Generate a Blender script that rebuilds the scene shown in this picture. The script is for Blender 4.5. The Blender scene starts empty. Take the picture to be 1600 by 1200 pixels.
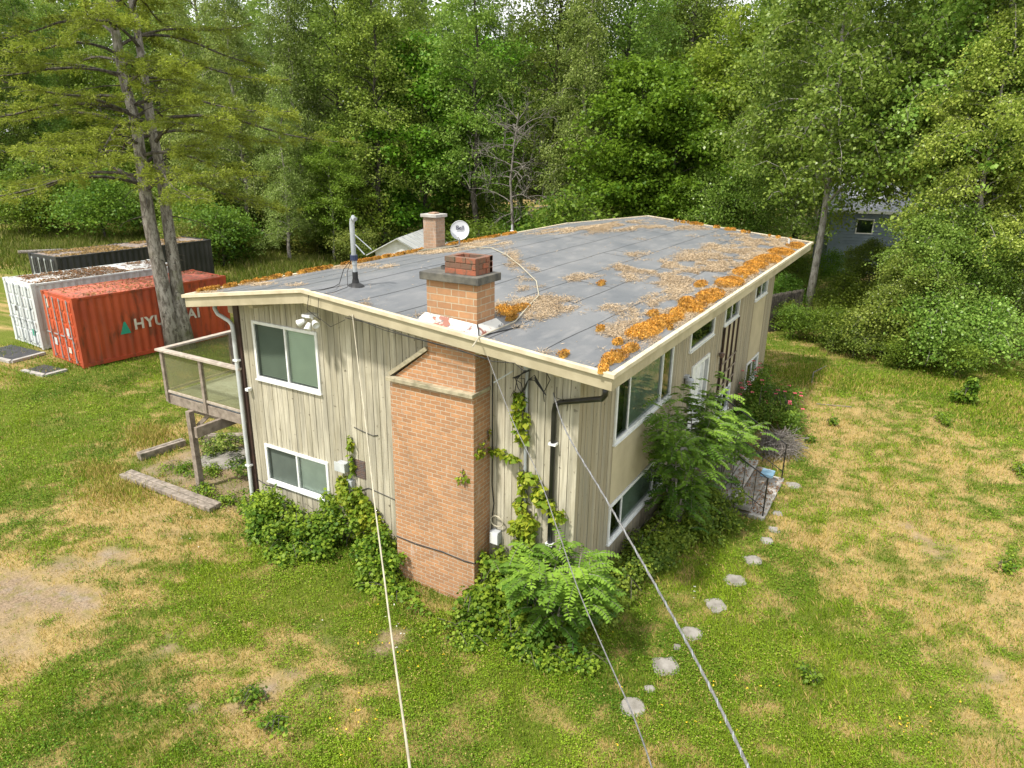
import bpy, math, random
import numpy as np
from mathutils import Vector, Matrix
rnd = random.Random(7)
RG = np.random.default_rng(11)
S = bpy.context.scene
COL = S.collection
PI = math.pi

# ------------------------------------------------------------------ camera, sky, sun
CP = np.array([4.427, -9.757, 8.092]); YAW, PIT, ROL, FPX = 0.527, 0.326, 0.014, 1100.757
_fw = np.array([-math.sin(YAW)*math.cos(PIT), math.cos(YAW)*math.cos(PIT), -math.sin(PIT)])
_rt = np.array([math.cos(YAW), math.sin(YAW), 0.0]); _up = np.cross(_rt, _fw)
_R = _rt*math.cos(ROL)+_up*math.sin(ROL); _U = -_rt*math.sin(ROL)+_up*math.cos(ROL)
cd = bpy.data.cameras.new('camera'); cam = bpy.data.objects.new('camera', cd); COL.objects.link(cam)
cd.sensor_width = 36; cd.lens = FPX/1600*36; cd.clip_end = 2000; cd.clip_start = 0.05
M = Matrix(((_R[0], _U[0], -_fw[0]), (_R[1], _U[1], -_fw[1]), (_R[2], _U[2], -_fw[2]))).to_4x4()
M.translation = Vector(CP); cam.matrix_world = M
S.camera = cam
SUN_EL = math.radians(58); SUN_AZ = math.atan2(-0.30, -0.95)   # azimuth as (sin, cos) of direction to the sun
w = bpy.data.worlds.new('World'); S.world = w; w.use_nodes = True
nt = w.node_tree; nt.nodes.clear()
sky = nt.nodes.new('ShaderNodeTexSky'); sky.sky_type = 'NISHITA'; sky.sun_disc = False
sky.sun_elevation = SUN_EL; sky.sun_rotation = SUN_AZ; sky.air_density = 1.0; sky.dust_density = 2.0
bg = nt.nodes.new('ShaderNodeBackground'); bg.inputs[1].default_value = 0.15
wn = nt.nodes.new('ShaderNodeTexNoise'); wn.inputs['Scale'].default_value = 3.2; wn.inputs['Detail'].default_value = 6
wr = nt.nodes.new('ShaderNodeValToRGB'); wr.color_ramp.elements[0].position = .38; wr.color_ramp.elements[1].position = .52; wr.color_ramp.elements[0].color = (.55, .55, .55, 1)
wm = nt.nodes.new('ShaderNodeMix'); wm.data_type = 'RGBA'; wm.inputs[7].default_value = (6.6, 6.7, 6.7, 1)
tc = nt.nodes.new('ShaderNodeTexCoord'); wo = nt.nodes.new('ShaderNodeOutputWorld')
nt.links.new(tc.outputs['Generated'], wn.inputs['Vector']); nt.links.new(wn.outputs[0], wr.inputs[0])
nt.links.new(wr.outputs[0], wm.inputs[0]); nt.links.new(sky.outputs[0], wm.inputs[6])
nt.links.new(wm.outputs[2], bg.inputs[0]); nt.links.new(bg.outputs[0], wo.inputs[0])
sd = bpy.data.lights.new('sun', 'SUN'); sd.energy = 3.5; sd.angle = math.radians(4); sd.color = (1, .95, .87)
so = bpy.data.objects.new('sun', sd); COL.objects.link(so)
sdir = Vector((math.sin(SUN_AZ)*math.cos(SUN_EL), math.cos(SUN_AZ)*math.cos(SUN_EL), math.sin(SUN_EL)))
so.rotation_euler = sdir.to_track_quat('Z', 'Y').to_euler(); so.location = (0, 0, 40)
S.view_settings.view_transform = 'Standard'; S.view_settings.look = 'None'
S.view_settings.exposure = 0.66; S.view_settings.gamma = 1
S.cycles.max_bounces = 6; S.cycles.transparent_max_bounces = 8
S.cycles.diffuse_bounces = 3; S.cycles.glossy_bounces = 3; S.cycles.transmission_bounces = 4
S.cycles.caustics_reflective = False; S.cycles.caustics_refractive = False

# ------------------------------------------------------------------ survey helpers (a spot seen in the photo -> its real place)
def ray(px, py): return _fw+_R*(px-800)/FPX+_U*(600-py)/FPX
def at(px, py, ax, v):
    d = ray(px, py); return CP+d*((v-CP[ax])/d[ax])
def atd(px, py, D): return CP+ray(px, py)*D
def proj(P):
    d = np.asarray(P, float)-CP; z = d@_fw
    return 800+FPX*(d@_R)/z, 600-FPX*(d@_U)/z, z
def terr(x, y):
    x = np.asarray(x, float); y = np.asarray(y, float)
    return 0.021*np.maximum(0, -x-12)+0.012*np.maximum(0, y-40)
def G(px, py):
    z = 0.0
    for _ in range(5):
        p = at(px, py, 2, z); z = float(terr(p[0], p[1]))
    return p
def zroof(x):
    x = np.asarray(x, float)
    return np.where(x > -5.35, 5.0+.0909*(.81-x), 5.56-.1437*(-5.35-x))
def RF(px, py):
    z = 5.2
    for _ in range(8):
        p = at(px, py, 2, z); z = float(zroof(p[0]))
    return p

# ------------------------------------------------------------------ numeric noise
def _h(ix, iy, s):
    n = (ix*374761393+iy*668265263+s*1274126177) & 0xffffffff
    n = ((n ^ (n >> 13))*1274126177) & 0xffffffff
    return ((n ^ (n >> 16)) & 0xffff)/65535.0
def vn(x, y, sc=1.0, s=0):
    x = np.asarray(x, float)/sc; y = np.asarray(y, float)/sc
    ix = np.floor(x).astype(np.int64); iy = np.floor(y).astype(np.int64)
    fx = x-ix; fy = y-iy; fx = fx*fx*(3-2*fx); fy = fy*fy*(3-2*fy)
    a = _h(ix, iy, s); b = _h(ix+1, iy, s); c = _h(ix, iy+1, s); d = _h(ix+1, iy+1, s)
    return (a*(1-fx)+b*fx)*(1-fy)+(c*(1-fx)+d*fx)*fy
def fbm(x, y, sc, s=0, o=4):
    t = 0; a = 1; w_ = 0
    for k in range(o):
        t = t+a*vn(x, y, sc/2**k, s+k*17); w_ += a; a *= .55
    return t/w_

# ------------------------------------------------------------------ materials
def NG(name):
    m = bpy.data.materials.new(name); m.use_nodes = True
    return m, m.node_tree, m.node_tree.nodes['Principled BSDF']
def N(t, kind, **kw):
    n = t.nodes.new('ShaderNode'+kind)
    for k, v in kw.items(): setattr(n, k, v)
    return n
def L(t, a, b): t.links.new(a, b)
def mixc(t, fac, a, b, mode='MIX'):
    n = N(t, 'Mix', data_type='RGBA', blend_type=mode)
    for i, v in ((0, fac), (6, a), (7, b)):
        if hasattr(v, 'links'): L(t, v, n.inputs[i])
        elif i == 0: n.inputs[0].default_value = v
        else: n.inputs[i].default_value = (*v[:3], 1)
    return n.outputs[2]
def ramp(t, src, stops):
    n = N(t, 'ValToRGB'); e = n.color_ramp.elements
    while len(e) < len(stops): e.new(.5)
    for k, (p, c) in enumerate(stops):
        e[k].position = p; e[k].color = (*c, 1) if hasattr(c, '__len__') else (c, c, c, 1)
    L(t, src, n.inputs[0]); return n.outputs[0]
def noise(t, scale, detail=4, vec=None, rough=.55, stretch=None):
    n = N(t, 'TexNoise'); n.inputs['Scale'].default_value = scale; n.inputs['Detail'].default_value = detail
    n.inputs['Roughness'].default_value = rough
    v = vec or N(t, 'NewGeometry').outputs['Position']
    if stretch:
        m = N(t, 'Mapping'); m.inputs['Scale'].default_value = stretch; L(t, v, m.inputs[0]); v = m.outputs[0]
    L(t, v, n.inputs['Vector']); return n.outputs[0]
def bump(t, p, h, d=.01, s=.6):
    b = N(t, 'Bump'); b.inputs['Distance'].default_value = d; b.inputs['Strength'].default_value = s
    L(t, h, b.inputs['Height']); L(t, b.outputs[0], p.inputs['Normal'])
def attr(t, nm):
    a = N(t, 'Attribute'); a.attribute_name = nm; return a.outputs['Fac']
def plain(name, c, c2=None, rough=.6, sc=3, metal=0, det=5, bd=0, bs=20, lo=.35, hi=.65, stretch=None):
    m, t, p = NG(name)
    f = ramp(t, noise(t, sc, det, stretch=stretch), [(lo, 0.), (hi, 1.)])
    L(t, mixc(t, f, c, c2 or tuple(v*.8 for v in c)), p.inputs['Base Color'])
    p.inputs['Roughness'].default_value = rough; p.inputs['Metallic'].default_value = metal
    if bd: bump(t, p, noise(t, bs, 5, stretch=stretch), bd)
    return m
def leafm(name, a, b, c=None, trans=.36, rough=.5, rv=.32):
    m, t, p = NG(name)
    col = mixc(t, attr(t, 'tint'), a, b)
    oi = N(t, 'ObjectInfo').outputs['Random']
    hs = N(t, 'HueSaturation'); mr = N(t, 'MapRange'); L(t, oi, mr.inputs[0])
    mr.inputs[3].default_value = 1-rv; mr.inputs[4].default_value = 1+rv
    L(t, mr.outputs[0], hs.inputs['Value']); L(t, col, hs.inputs['Color'])
    m2 = N(t, 'Math', operation='MULTIPLY'); m2.inputs[1].default_value = 7.13; L(t, oi, m2.inputs[0])
    m3 = N(t, 'Math', operation='FRACT'); L(t, m2.outputs[0], m3.inputs[0])
    mh = N(t, 'MapRange'); L(t, m3.outputs[0], mh.inputs[0]); mh.inputs[3].default_value = .5-.11*max(0, rv-.1); mh.inputs[4].default_value = .5+.10*max(0, rv-.1)
    L(t, mh.outputs[0], hs.inputs['Hue'])
    L(t, hs.outputs[0], p.inputs['Base Color']); p.inputs['Roughness'].default_value = rough
    p.inputs['Specular IOR Level'].default_value = .22
    tr = N(t, 'BsdfTranslucent'); L(t, mixc(t, .35, hs.outputs[0], (.25, .4, .04)), tr.inputs[0])
    mx = N(t, 'MixShader'); mx.inputs[0].default_value = trans
    L(t, p.outputs[0], mx.inputs[1]); L(t, tr.outputs[0], mx.inputs[2])
    L(t, mx.outputs[0], t.nodes['Material Output'].inputs[0]); return m
def wallcoord(t):
    g = N(t, 'NewGeometry'); sp = N(t, 'SeparateXYZ'); L(t, g.outputs['Position'], sp.inputs[0])
    sn = N(t, 'SeparateXYZ'); L(t, g.outputs['Normal'], sn.inputs[0])
    ab = N(t, 'Math', operation='ABSOLUTE'); L(t, sn.outputs[0], ab.inputs[0])
    gt = N(t, 'Math', operation='GREATER_THAN'); gt.inputs[1].default_value = .5; L(t, ab.outputs[0], gt.inputs[0])
    mx = N(t, 'Mix', data_type='FLOAT'); L(t, gt.outputs[0], mx.inputs[0]); L(t, sp.outputs[0], mx.inputs[2]); L(t, sp.outputs[1], mx.inputs[3])
    cb = N(t, 'CombineXYZ'); L(t, mx.outputs[0], cb.inputs[0]); L(t, sp.outputs[2], cb.inputs[1]); return cb.outputs[0]
def brick(name, a, b, mortar, bw, rh, ms=.012, stain=.5, pale=0.):
    m, t, p = NG(name); v = wallcoord(t)
    n = N(t, 'TexBrick'); n.inputs['Scale'].default_value = 1; n.inputs['Brick Width'].default_value = bw
    n.inputs['Row Height'].default_value = rh; n.inputs['Mortar Size'].default_value = ms*.5; n.inputs['Mortar Smooth'].default_value = .25
    n.inputs['Color1'].default_value = (*a, 1); n.inputs['Color2'].default_value = (*b, 1); n.inputs['Mortar'].default_value = (*mortar, 1)
    n.inputs['Bias'].default_value = -.15
    wb = noise(t, 26, 2); vv = N(t, 'VectorMath', operation='MULTIPLY_ADD'); vv.inputs[1].default_value = (.008, .008, .008)
    L(t, wb, vv.inputs[0]); L(t, v, vv.inputs[2]); L(t, vv.outputs[0], n.inputs['Vector'])
    c = mixc(t, ramp(t, noise(t, 14, 6), [(.35, 0.), (.75, .45)]), n.outputs[0], tuple(x*.55 for x in a))
    c = mixc(t, ramp(t, noise(t, 1.1, 5), [(.42, 0.), (.7, stain)]), c, (.16, .13, .10))
    if pale: c = mixc(t, ramp(t, noise(t, 3.3, 6, stretch=(2, 2, .5)), [(.62, 0.), (.74, pale)]), c, (.55, .47, .42))
    L(t, c, p.inputs['Base Color']); p.inputs['Roughness'].default_value = .88
    iv = N(t, 'Math', operation='SUBTRACT'); iv.inputs[0].default_value = 1; L(t, n.outputs['Fac'], iv.inputs[1])
    ad = N(t, 'Math', operation='MULTIPLY_ADD'); ad.inputs[1].default_value = .35; L(t, noise(t, 60, 3), ad.inputs[0]); L(t, iv.outputs[0], ad.inputs[2])
    bump(t, p, ad.outputs[0], .008, .8); return m
def siding(name, a, b, dark=.5):
    m, t, p = NG(name)
    c = mixc(t, attr(t, 'tint'), a, b)
    c = mixc(t, ramp(t, noise(t, 6, 7, stretch=(3, 3, .25)), [(.42, 0.), (.72, dark)]), c, (.20, .16, .09))
    c = mixc(t, ramp(t, noise(t, 9, 3), [(.66, 0.), (.72, .85)]), c, (.09, .07, .045))
    c = mixc(t, ramp(t, noise(t, 1.6, 7, stretch=(5, 5, .35)), [(.46, 0.), (.62, .7)]), c, (.27, .25, .195))
    c = mixc(t, ramp(t, noise(t, 2.3, 6, stretch=(2.5, 2.5, .3)), [(.5, 0.), (.68, .5)]), c, (.20, .18, .12))
    L(t, c, p.inputs['Base Color']); p.inputs['Roughness'].default_value = .75
    bump(t, p, noise(t, 22, 6, stretch=(6, 6, .4)), .006); return m
def wood(name, a, b, rough=.85):
    m, t, p = NG(name)
    c = mixc(t, ramp(t, noise(t, 8, 7, stretch=(1, 1, 1)), [(.35, 0.), (.65, 1.)]), a, b)
    c = mixc(t, ramp(t, noise(t, 3, 4), [(.6, 0.), (.72, .6)]), c, (.07, .08, .035))
    L(t, c, p.inputs['Base Color']); p.inputs['Roughness'].default_value = rough
    bump(t, p, noise(t, 40, 4), .006); return m
def rusty(name, a, b, rust=(.10, .035, .018), lo=.56, hi=.68, rough=.5, amt=.8):
    m, t, p = NG(name)
    c = mixc(t, ramp(t, noise(t, .9, 5), [(.35, 0.), (.65, 1.)]), a, b)
    c = mixc(t, ramp(t, noise(t, 2.6, 8, stretch=(1.5, 1.5, .5)), [(lo, 0.), (hi, amt)]), c, rust)
    c = mixc(t, ramp(t, noise(t, 2.2, 6, stretch=(3, 3, .18)), [(.54, 0.), (.70, .45)]), c, tuple(v*1.3 for v in rust)); c = mixc(t, ramp(t, noise(t, .45, 4), [(.45, 0.), (.65, .35)]), c, tuple(min(1, v*1.15+.05) for v in a))
    L(t, c, p.inputs['Base Color']); p.inputs['Roughness'].default_value = rough; return m
MT = {}
def bark(name, a, b, sc=5):
    m, t, p = NG(name)
    f = ramp(t, noise(t, sc*1.6, 9, stretch=(1, 1, .35), rough=.7), [(.42, 0.), (.56, 1.)])
    c = mixc(t, f, a, b)
    c = mixc(t, ramp(t, noise(t, 1.4, 5), [(.58, 0.), (.7, .7)]), c, (.14, .15, .06))
    c = mixc(t, ramp(t, noise(t, 7, 3), [(.63, 0.), (.7, .8)]), c, (.03, .025, .02))
    L(t, c, p.inputs['Base Color']); p.inputs['Roughness'].default_value = .9
    bump(t, p, noise(t, 14, 7, stretch=(1.6, 1.6, .4)), .05, .9); return m
MT['bark_grey'] = bark('bark grey', (.13, .11, .09), (.36, .33, .29))
MT['bark_dark'] = bark('bark dark', (.035, .03, .024), (.11, .095, .075))
MT['bark_pale'] = bark('bark pale', (.20, .18, .155), (.40, .375, .33))
MT['dead'] = bark('dead wood', (.11, .095, .08), (.25, .225, .20), 9)
MT['leaf_alder'] = leafm('alder leaf', (.080, .150, .022), (.245, .335, .06))
MT['leaf_maple'] = leafm('maple leaf', (.072, .175, .012), (.235, .37, .028))
MT['leaf_birch'] = leafm('birch leaf', (.105, .160, .036), (.300, .365, .095))
MT['leaf_lime'] = leafm('yellow green leaf', (.135, .245, .018), (.31, .42, .055))  # lighter, yellower green than the maple leaf
MT['leaf_poplar'] = leafm('poplar leaf', (.085, .160, .016), (.335, .42, .085), rough=.32)
MT['leaf_fir'] = leafm('fir needle', (.04, .075, .022), (.09, .14, .04), trans=.1)
MT['needle'] = leafm('spruce needle', (.14, .17, .025), (.42, .47, .06), trans=.4, rv=.05)
MT['leaf_bush'] = leafm('bush leaf', (.055, .125, .014), (.215, .31, .035))
MT['leaf_brush'] = leafm('brush leaf', (.10, .155, .024), (.32, .34, .07))
MT['leaf_bramble'] = leafm('bramble leaf', (.072, .155, .013), (.30, .40, .035), rv=.1)
MT['leaf_locust'] = leafm('locust leaflet', (.055, .14, .020), (.27, .43, .05), rv=.05, trans=.35)
MT['leaf_ivy'] = leafm('vine leaf', (.14, .23, .015), (.40, .42, .035), rv=.05)
MT['petal'] = plain('rose petal', (.55, .06, .10), (.7, .16, .2))
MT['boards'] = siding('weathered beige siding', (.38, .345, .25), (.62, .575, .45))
MT['boards_shaded'] = siding('side siding', (.30, .25, .165), (.44, .38, .27), .45)  # same paint as the gable, darkened in colour for this side's shade
MT['stucco'] = plain('beige panel', (.47, .405, .265), (.38, .325, .21), .8, 1.5, bd=.002, bs=80)
MT['dark_trim'] = plain('dark brown paint', (.030, .018, .014), (.06, .03, .022), .6)
MT['inside_dark'] = plain('dark wall core', (.02, .018, .015), None, .9)  # near-black colour stands in for the lack of light inside
MT['fascia'] = plain('fascia paint', (.47, .41, .275), (.33, .285, .18), .7, 1.6, bd=.002, bs=40)
MT['trim'] = plain('roof edge trim', (.60, .53, .38), (.46, .39, .26), .7, 4, lo=.4, hi=.7)
MT['white'] = plain('white vinyl', (.80, .81, .80), (.68, .69, .67), .4, 6)
MT['brick'] = brick('chimney brick', (.50, .25, .115), (.35, .175, .085), (.52, .43, .32), .215, .078, .017, .3, .5)
MT['brick_big'] = brick('large tan brick', (.47, .245, .115), (.34, .17, .08), (.50, .43, .31), .29, .115, .017, .3, .2)
MT['brick_old'] = brick('old red brick', (.42, .10, .05), (.25, .10, .06), (.30, .24, .18), .22, .085, .016, .75, .3)
MT['brick_pale'] = brick('pale brick', (.44, .275, .175), (.30, .20, .13), (.46, .40, .32), .2, .09, .012, .4, .5)
MT['conc_dark'] = plain('dark cap concrete', (.055, .054, .05), (.14, .13, .105), .9, 5, bd=.01, bs=30)
MT['concrete'] = plain('concrete', (.42, .40, .37), (.30, .28, .25), .9, 4, bd=.006, bs=30)
MT['stone'] = plain('pale paver', (.30, .28, .25), (.18, .165, .14), .9, 5, bd=.006, bs=30)
MT['conc_foot'] = plain('stained foundation', (.25, .22, .18), (.12, .12, .08), .9, 2, bd=.006, bs=30)
MT['wood_grey'] = wood('grey weathered wood', (.30, .25, .20), (.17, .135, .105))
MT['wood_pale'] = wood('pale rail wood', (.46, .40, .33), (.30, .25, .20))
MT['wood_timber'] = wood('sleeper wood', (.32, .27, .22), (.15, .125, .10))
MT['ledgewood'] = wood('ledge board', (.42, .37, .25), (.26, .225, .15))
MT['metal_grey'] = plain('galvanised pipe', (.42, .45, .47), (.33, .35, .37), .45, 4, .3)
MT['pipe_white'] = plain('pale downpipe', (.55, .57, .56), (.42, .44, .44), .45, 4)
MT['black'] = plain('black paint', (.012, .012, .013), (.02, .019, .018), .35, 5)
MT['box_grey'] = plain('grey meter box', (.45, .47, .49), (.36, .38, .40), .5, 6)
MT['rustplate'] = plain('rusted grille', (.16, .09, .06), (.10, .09, .09), .8, 14)
MT['cable_cream'] = plain('cream cable', (.46, .42, .31), (.33, .30, .22), .7, 6)
MT['cable_grey'] = plain('grey twisted cable', (.20, .195, .19), (.11, .11, .11), .6, 30)
MT['cable_black'] = plain('black cable', (.015, .015, .015), None, .6)
MT['dish'] = plain('dish paint', (.58, .60, .62), (.50, .52, .54), .4)
MT['red'] = rusty('red container paint', (.50, .085, .028), (.36, .055, .022), (.13, .04, .02), .53, .66)
MT['redroof'] = rusty('faded red roof paint', (.52, .14, .085), (.42, .10, .06), (.12, .08, .055), .5, .62, .8)
MT['reddoor'] = rusty('orange red door paint', (.58, .105, .035), (.46, .07, .024), (.14, .045, .022), .57, .68)
MT['whitec'] = rusty('white container paint', (.62, .65, .64), (.52, .55, .55), (.20, .11, .07), .60, .72, .6, .6)
MT['whiteroof'] = rusty('littered white roof', (.62, .62, .60), (.52, .52, .50), (.13, .075, .05), .47, .56, .8, .95)
MT['blackc'] = rusty('black container paint', (.012, .013, .014), (.02, .02, .022), (.06, .05, .04), .62, .72, .5, .5)
MT['blackroof'] = rusty('littered black roof', (.16, .135, .12), (.10, .09, .08), (.28, .20, .15), .45, .6, .9)
MT['teal'] = plain('green logo paint', (.02, .33, .22), (.03, .28, .18), .5)
MT['letter'] = plain('faded white lettering', (.72, .66, .56), (.55, .48, .40), .6, 6)
MT['rubber'] = plain('black mat', (.03, .03, .034), (.055, .055, .06), .85, 8)
MT['shedroof'] = plain('pale sheet roof', (.55, .56, .55), (.42, .43, .42), .5, 2)
MT['shedwall'] = plain('white shed wall', (.72, .73, .72), (.6, .6, .58), .6, 3)
MT['blue'] = plain('blue grey clapboard', (.22, .28, .35), (.17, .22, .28), .7, 2)
MT['slate'] = plain('grey shingle', (.46, .47, .52), (.34, .35, .40), .8, 8)
MT['soil'] = plain('bare soil', (.22, .155, .105), (.12, .085, .06), .95, 6, bd=.03, bs=10)
MT['moss'] = plain('orange moss', (.42, .22, .03), (.20, .11, .02), .95, 9, bd=.03, bs=40, lo=.4, hi=.7)
MT['brown_leaf'] = leafm('brown dead leaf', (.22, .10, .04), (.42, .24, .10), trans=.1)
MT['litter'] = leafm('fallen needle', (.27, .18, .10), (.60, .47, .31), trans=0.05, rv=0)
MT['mossfuzz'] = leafm('moss tuft', (.20, .088, .015), (.72, .35, .055), trans=.1, rv=0)
MT['black_iron'] = MT['black']
MT['logmat'] = MT['dead']
# roof membrane
m, t, p = NG('roof membrane'); MT['membrane'] = m
c = mixc(t, ramp(t, noise(t, .8, 6), [(.35, 0.), (.65, 1.)]), (.105, .113, .122), (.155, .158, .162))
c = mixc(t, ramp(t, noise(t, 5, 7, stretch=(1, .3, 1)), [(.5, 0.), (.8, .5)]), c, (.27, .26, .25))
c = mixc(t, ramp(t, noise(t, 30, 4), [(.55, 0.), (.8, .35)]), c, (.08, .08, .085))
L(t, c, p.inputs['Base Color']); p.inputs['Roughness'].default_value = .55; bump(t, p, noise(t, 90, 3), .002)
# glass
def glassm(name, tint, mixf):
    m, t, p = NG(name)
    gl = N(t, 'BsdfGlossy'); gl.inputs['Roughness'].default_value = .02; gl.inputs[0].default_value = (.9, .95, .93, 1)
    tr = N(t, 'BsdfTransparent'); tr.inputs[0].default_value = (*tint, 1)
    lw = N(t, 'LayerWeight'); lw.inputs[0].default_value = mixf
    mx = N(t, 'MixShader'); L(t, lw.outputs['Fresnel'], mx.inputs[0]); L(t, tr.outputs[0], mx.inputs[1]); L(t, gl.outputs[0], mx.inputs[2])
    L(t, mx.outputs[0], t.nodes['Material Output'].inputs[0]); return m
MT['glass'] = glassm('window glass', (.86, .92, .88), .2)
MT['glass_screen'] = glassm('insect screened glass', (.42, .45, .44), .12)
MT['glass_side'] = glassm('side window glass', (.55, .65, .6), .45)
m, t, p = NG('frosted panel'); MT['frost'] = m
p.inputs['Base Color'].default_value = (.42, .42, .26, 1); p.inputs['Roughness'].default_value = .25
tr = N(t, 'BsdfTransparent'); tr.inputs[0].default_value = (.80, .80, .66, 1); mx = N(t, 'MixShader')
L(t, ramp(t, noise(t, .8, 2), [(.3, .12), (.7, .22)]), mx.inputs[0]); L(t, tr.outputs[0], mx.inputs[1]); L(t, p.outputs[0], mx.inputs[2])
L(t, mx.outputs[0], t.nodes['Material Output'].inputs[0])
MT['blind'] = plain('pale green blind', (.70, .78, .60), (.62, .70, .54), .6, 2)
MT['curtain'] = plain('pale curtain', (.78, .82, .74), (.66, .7, .63), .8, 3)
# ground
m, t, p = NG('lawn ground'); MT['ground'] = m
dry = attr(t, 'dry'); bare = attr(t, 'bare')
n1 = noise(t, 5, 8, rough=.65); n2 = noise(t, 22, 6, rough=.7)
gc = mixc(t, ramp(t, n2, [(.35, 0.), (.65, 1.)]), (.075, .10, .014), (.17, .20, .03))
sc_ = mixc(t, ramp(t, n1, [(.35, 0.), (.65, 1.)]), (.27, .205, .08), (.43, .31, .13))
sc_ = mixc(t, ramp(t, n2, [(.55, 0.), (.75, .7)]), sc_, (.20, .13, .07))
bc = mixc(t, ramp(t, n2, [(.38, 0.), (.62, 1.)]), (.34, .25, .165), (.17, .125, .08)); bc = mixc(t, ramp(t, noise(t, 1.6, 7, rough=.7), [(.5, 0.), (.66, .4)]), bc, (.34, .30, .26)); bc = mixc(t, ramp(t, noise(t, 3.4, 7, rough=.75), [(.5, 0.), (.62, .8)]), bc, (.20, .175, .06))
ma = N(t, 'Math', operation='MULTIPLY_ADD'); ma.inputs[1].default_value = .7; L(t, n2, ma.inputs[0]); L(t, dry, ma.inputs[2])
f1 = ramp(t, ma.outputs[0], [(.50, 0.), (1.1, 1.)])
c = mixc(t, f1, gc, sc_); c = mixc(t, bare, c, bc)
L(t, c, p.inputs['Base Color']); p.inputs['Roughness'].default_value = .95; p.inputs['Specular IOR Level'].default_value = .1
bump(t, p, n2, .04, .9)
# grass blades
def grassm(name, green1, green2, straw, trans=.3):
    m, t, p = NG(name)
    c = mixc(t, attr(t, 'tint'), green1, green2); c = mixc(t, attr(t, 'dry'), c, straw)
    L(t, c, p.inputs['Base Color']); p.inputs['Roughness'].default_value = .6; p.inputs['Specular IOR Level'].default_value = .2
    tr = N(t, 'BsdfTranslucent'); L(t, c, tr.inputs[0]); mx = N(t, 'MixShader'); mx.inputs[0].default_value = trans
    L(t, p.outputs[0], mx.inputs[1]); L(t, tr.outputs[0], mx.inputs[2]); L(t, mx.outputs[0], t.nodes['Material Output'].inputs[0]); return m
MT['grass'] = grassm('grass blade', (.078, .155, .009), (.275, .375, .020), (.56, .395, .140))
MT['clover'] = grassm('clover leaf', (.064, .158, .009), (.27, .39, .022), (.42, .34, .11))

# ------------------------------------------------------------------ mesh builder
class MB:
    def __init__(s): s.v = []; s.f = []; s.a = []
    def add(s, vs, fs, t=.5):
        o = len(s.v); s.v += [tuple(map(float, q)) for q in vs]; s.f += [tuple(i+o for i in q) for q in fs]; s.a += [t]*len(fs)
    def box(s, x0, x1, y0, y1, z0, z1, t=.5):
        if x0 > x1: x0, x1 = x1, x0
        if y0 > y1: y0, y1 = y1, y0
        if z0 > z1: z0, z1 = z1, z0
        s.add([(x, y, z) for z in (z0, z1) for y in (y0, y1) for x in (x0, x1)],
              [(0, 2, 3, 1), (4, 5, 7, 6), (0, 1, 5, 4), (2, 6, 7, 3), (0, 4, 6, 2), (1, 3, 7, 5)], t)
    def hexa(s, p, t=.5): s.add(p, [(0, 3, 2, 1), (4, 5, 6, 7), (0, 1, 5, 4), (1, 2, 6, 5), (2, 3, 7, 6), (3, 0, 4, 7)], t)
    def bar(s, a, b, w_, h_, t=.5, up=(0, 0, 1)):
        a = Vector(a); b = Vector(b); d = (b-a).normalized(); u = Vector(up)
        if abs(d.dot(u)) > .98: u = Vector((0, 1, 0))
        r = d.cross(u).normalized()*w_/2; u = r.cross(d).normalized()*h_/2
        s.hexa([a-r-u, a+r-u, a+r+u, a-r+u, b-r-u, b+r-u, b+r+u, b-r+u], t)
    def tube(s, pts, rad, n=8, t=.5, cap=True):
        P = [Vector(q) for q in pts]; k = len(P)
        if not hasattr(rad, '__len__'): rad = [rad]*k
        vs = []; ref = None
        for i in range(k):
            d = (P[min(i+1, k-1)]-P[max(i-1, 0)])
            d = d.normalized() if d.length > 1e-9 else Vector((0, 0, 1))
            if ref is None: ref = Vector((1, 0, 0)) if abs(d.x) < .8 else Vector((0, 1, 0))
            a = d.cross(ref).normalized(); b = d.cross(a).normalized(); ref = -b if False else ref
            for j in range(n):
                th = 2*PI*j/n; vs.append(P[i]+a*math.cos(th)*rad[i]+b*math.sin(th)*rad[i])
        fs = [(i*n+j, i*n+(j+1) % n, (i+1)*n+(j+1) % n, (i+1)*n+j) for i in range(k-1) for j in range(n)]
        if cap: fs += [tuple(range(n))[::-1], tuple((k-1)*n+j for j in range(n))]
        s.add(vs, fs, t)
    def lathe(s, c, prof, n=20, axis=None, t=.5):
        vs = []; q = Vector(axis).normalized().to_track_quat('Z', 'Y') if axis else None
        for r, z in prof:
            for j in range(n):
                v = Vector((r*math.cos(2*PI*j/n), r*math.sin(2*PI*j/n), z))
                if q: v = q @ v
                vs.append(v+Vector(c))
        k = len(prof)
        fs = [(i*n+j, i*n+(j+1) % n, (i+1)*n+(j+1) % n, (i+1)*n+j) for i in range(k-1) for j in range(n)]
        s.add(vs, fs, t)
    def build(s, name, mat, parent=None, smooth=False, bevel=0):
        me = bpy.data.meshes.new(name); me.from_pydata(s.v, [], s.f); me.materials.append(mat)
        at_ = me.attributes.new('tint', 'FLOAT', 'FACE'); at_.data.foreach_set('value', s.a)
        if smooth: me.polygons.foreach_set('use_smooth', [True]*len(me.polygons))
        o = bpy.data.objects.new(name, me); COL.objects.link(o)
        if bevel:
            b = o.modifiers.new('bevel', 'BEVEL'); b.width = bevel; b.segments = 2; b.limit_method = 'ANGLE'
        if parent: setpar(o, parent)
        return o
def setpar(o, p):
    o.parent = p; o.matrix_parent_inverse = p.matrix_world.inverted() if p.type == 'EMPTY' or True else Matrix()
def tag(o, label=None, cat=None, group=None, kind=None):
    for k, v in (('label', label), ('category', cat), ('group', group), ('kind', kind)):
        if v: o[k] = v
    return o
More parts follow.
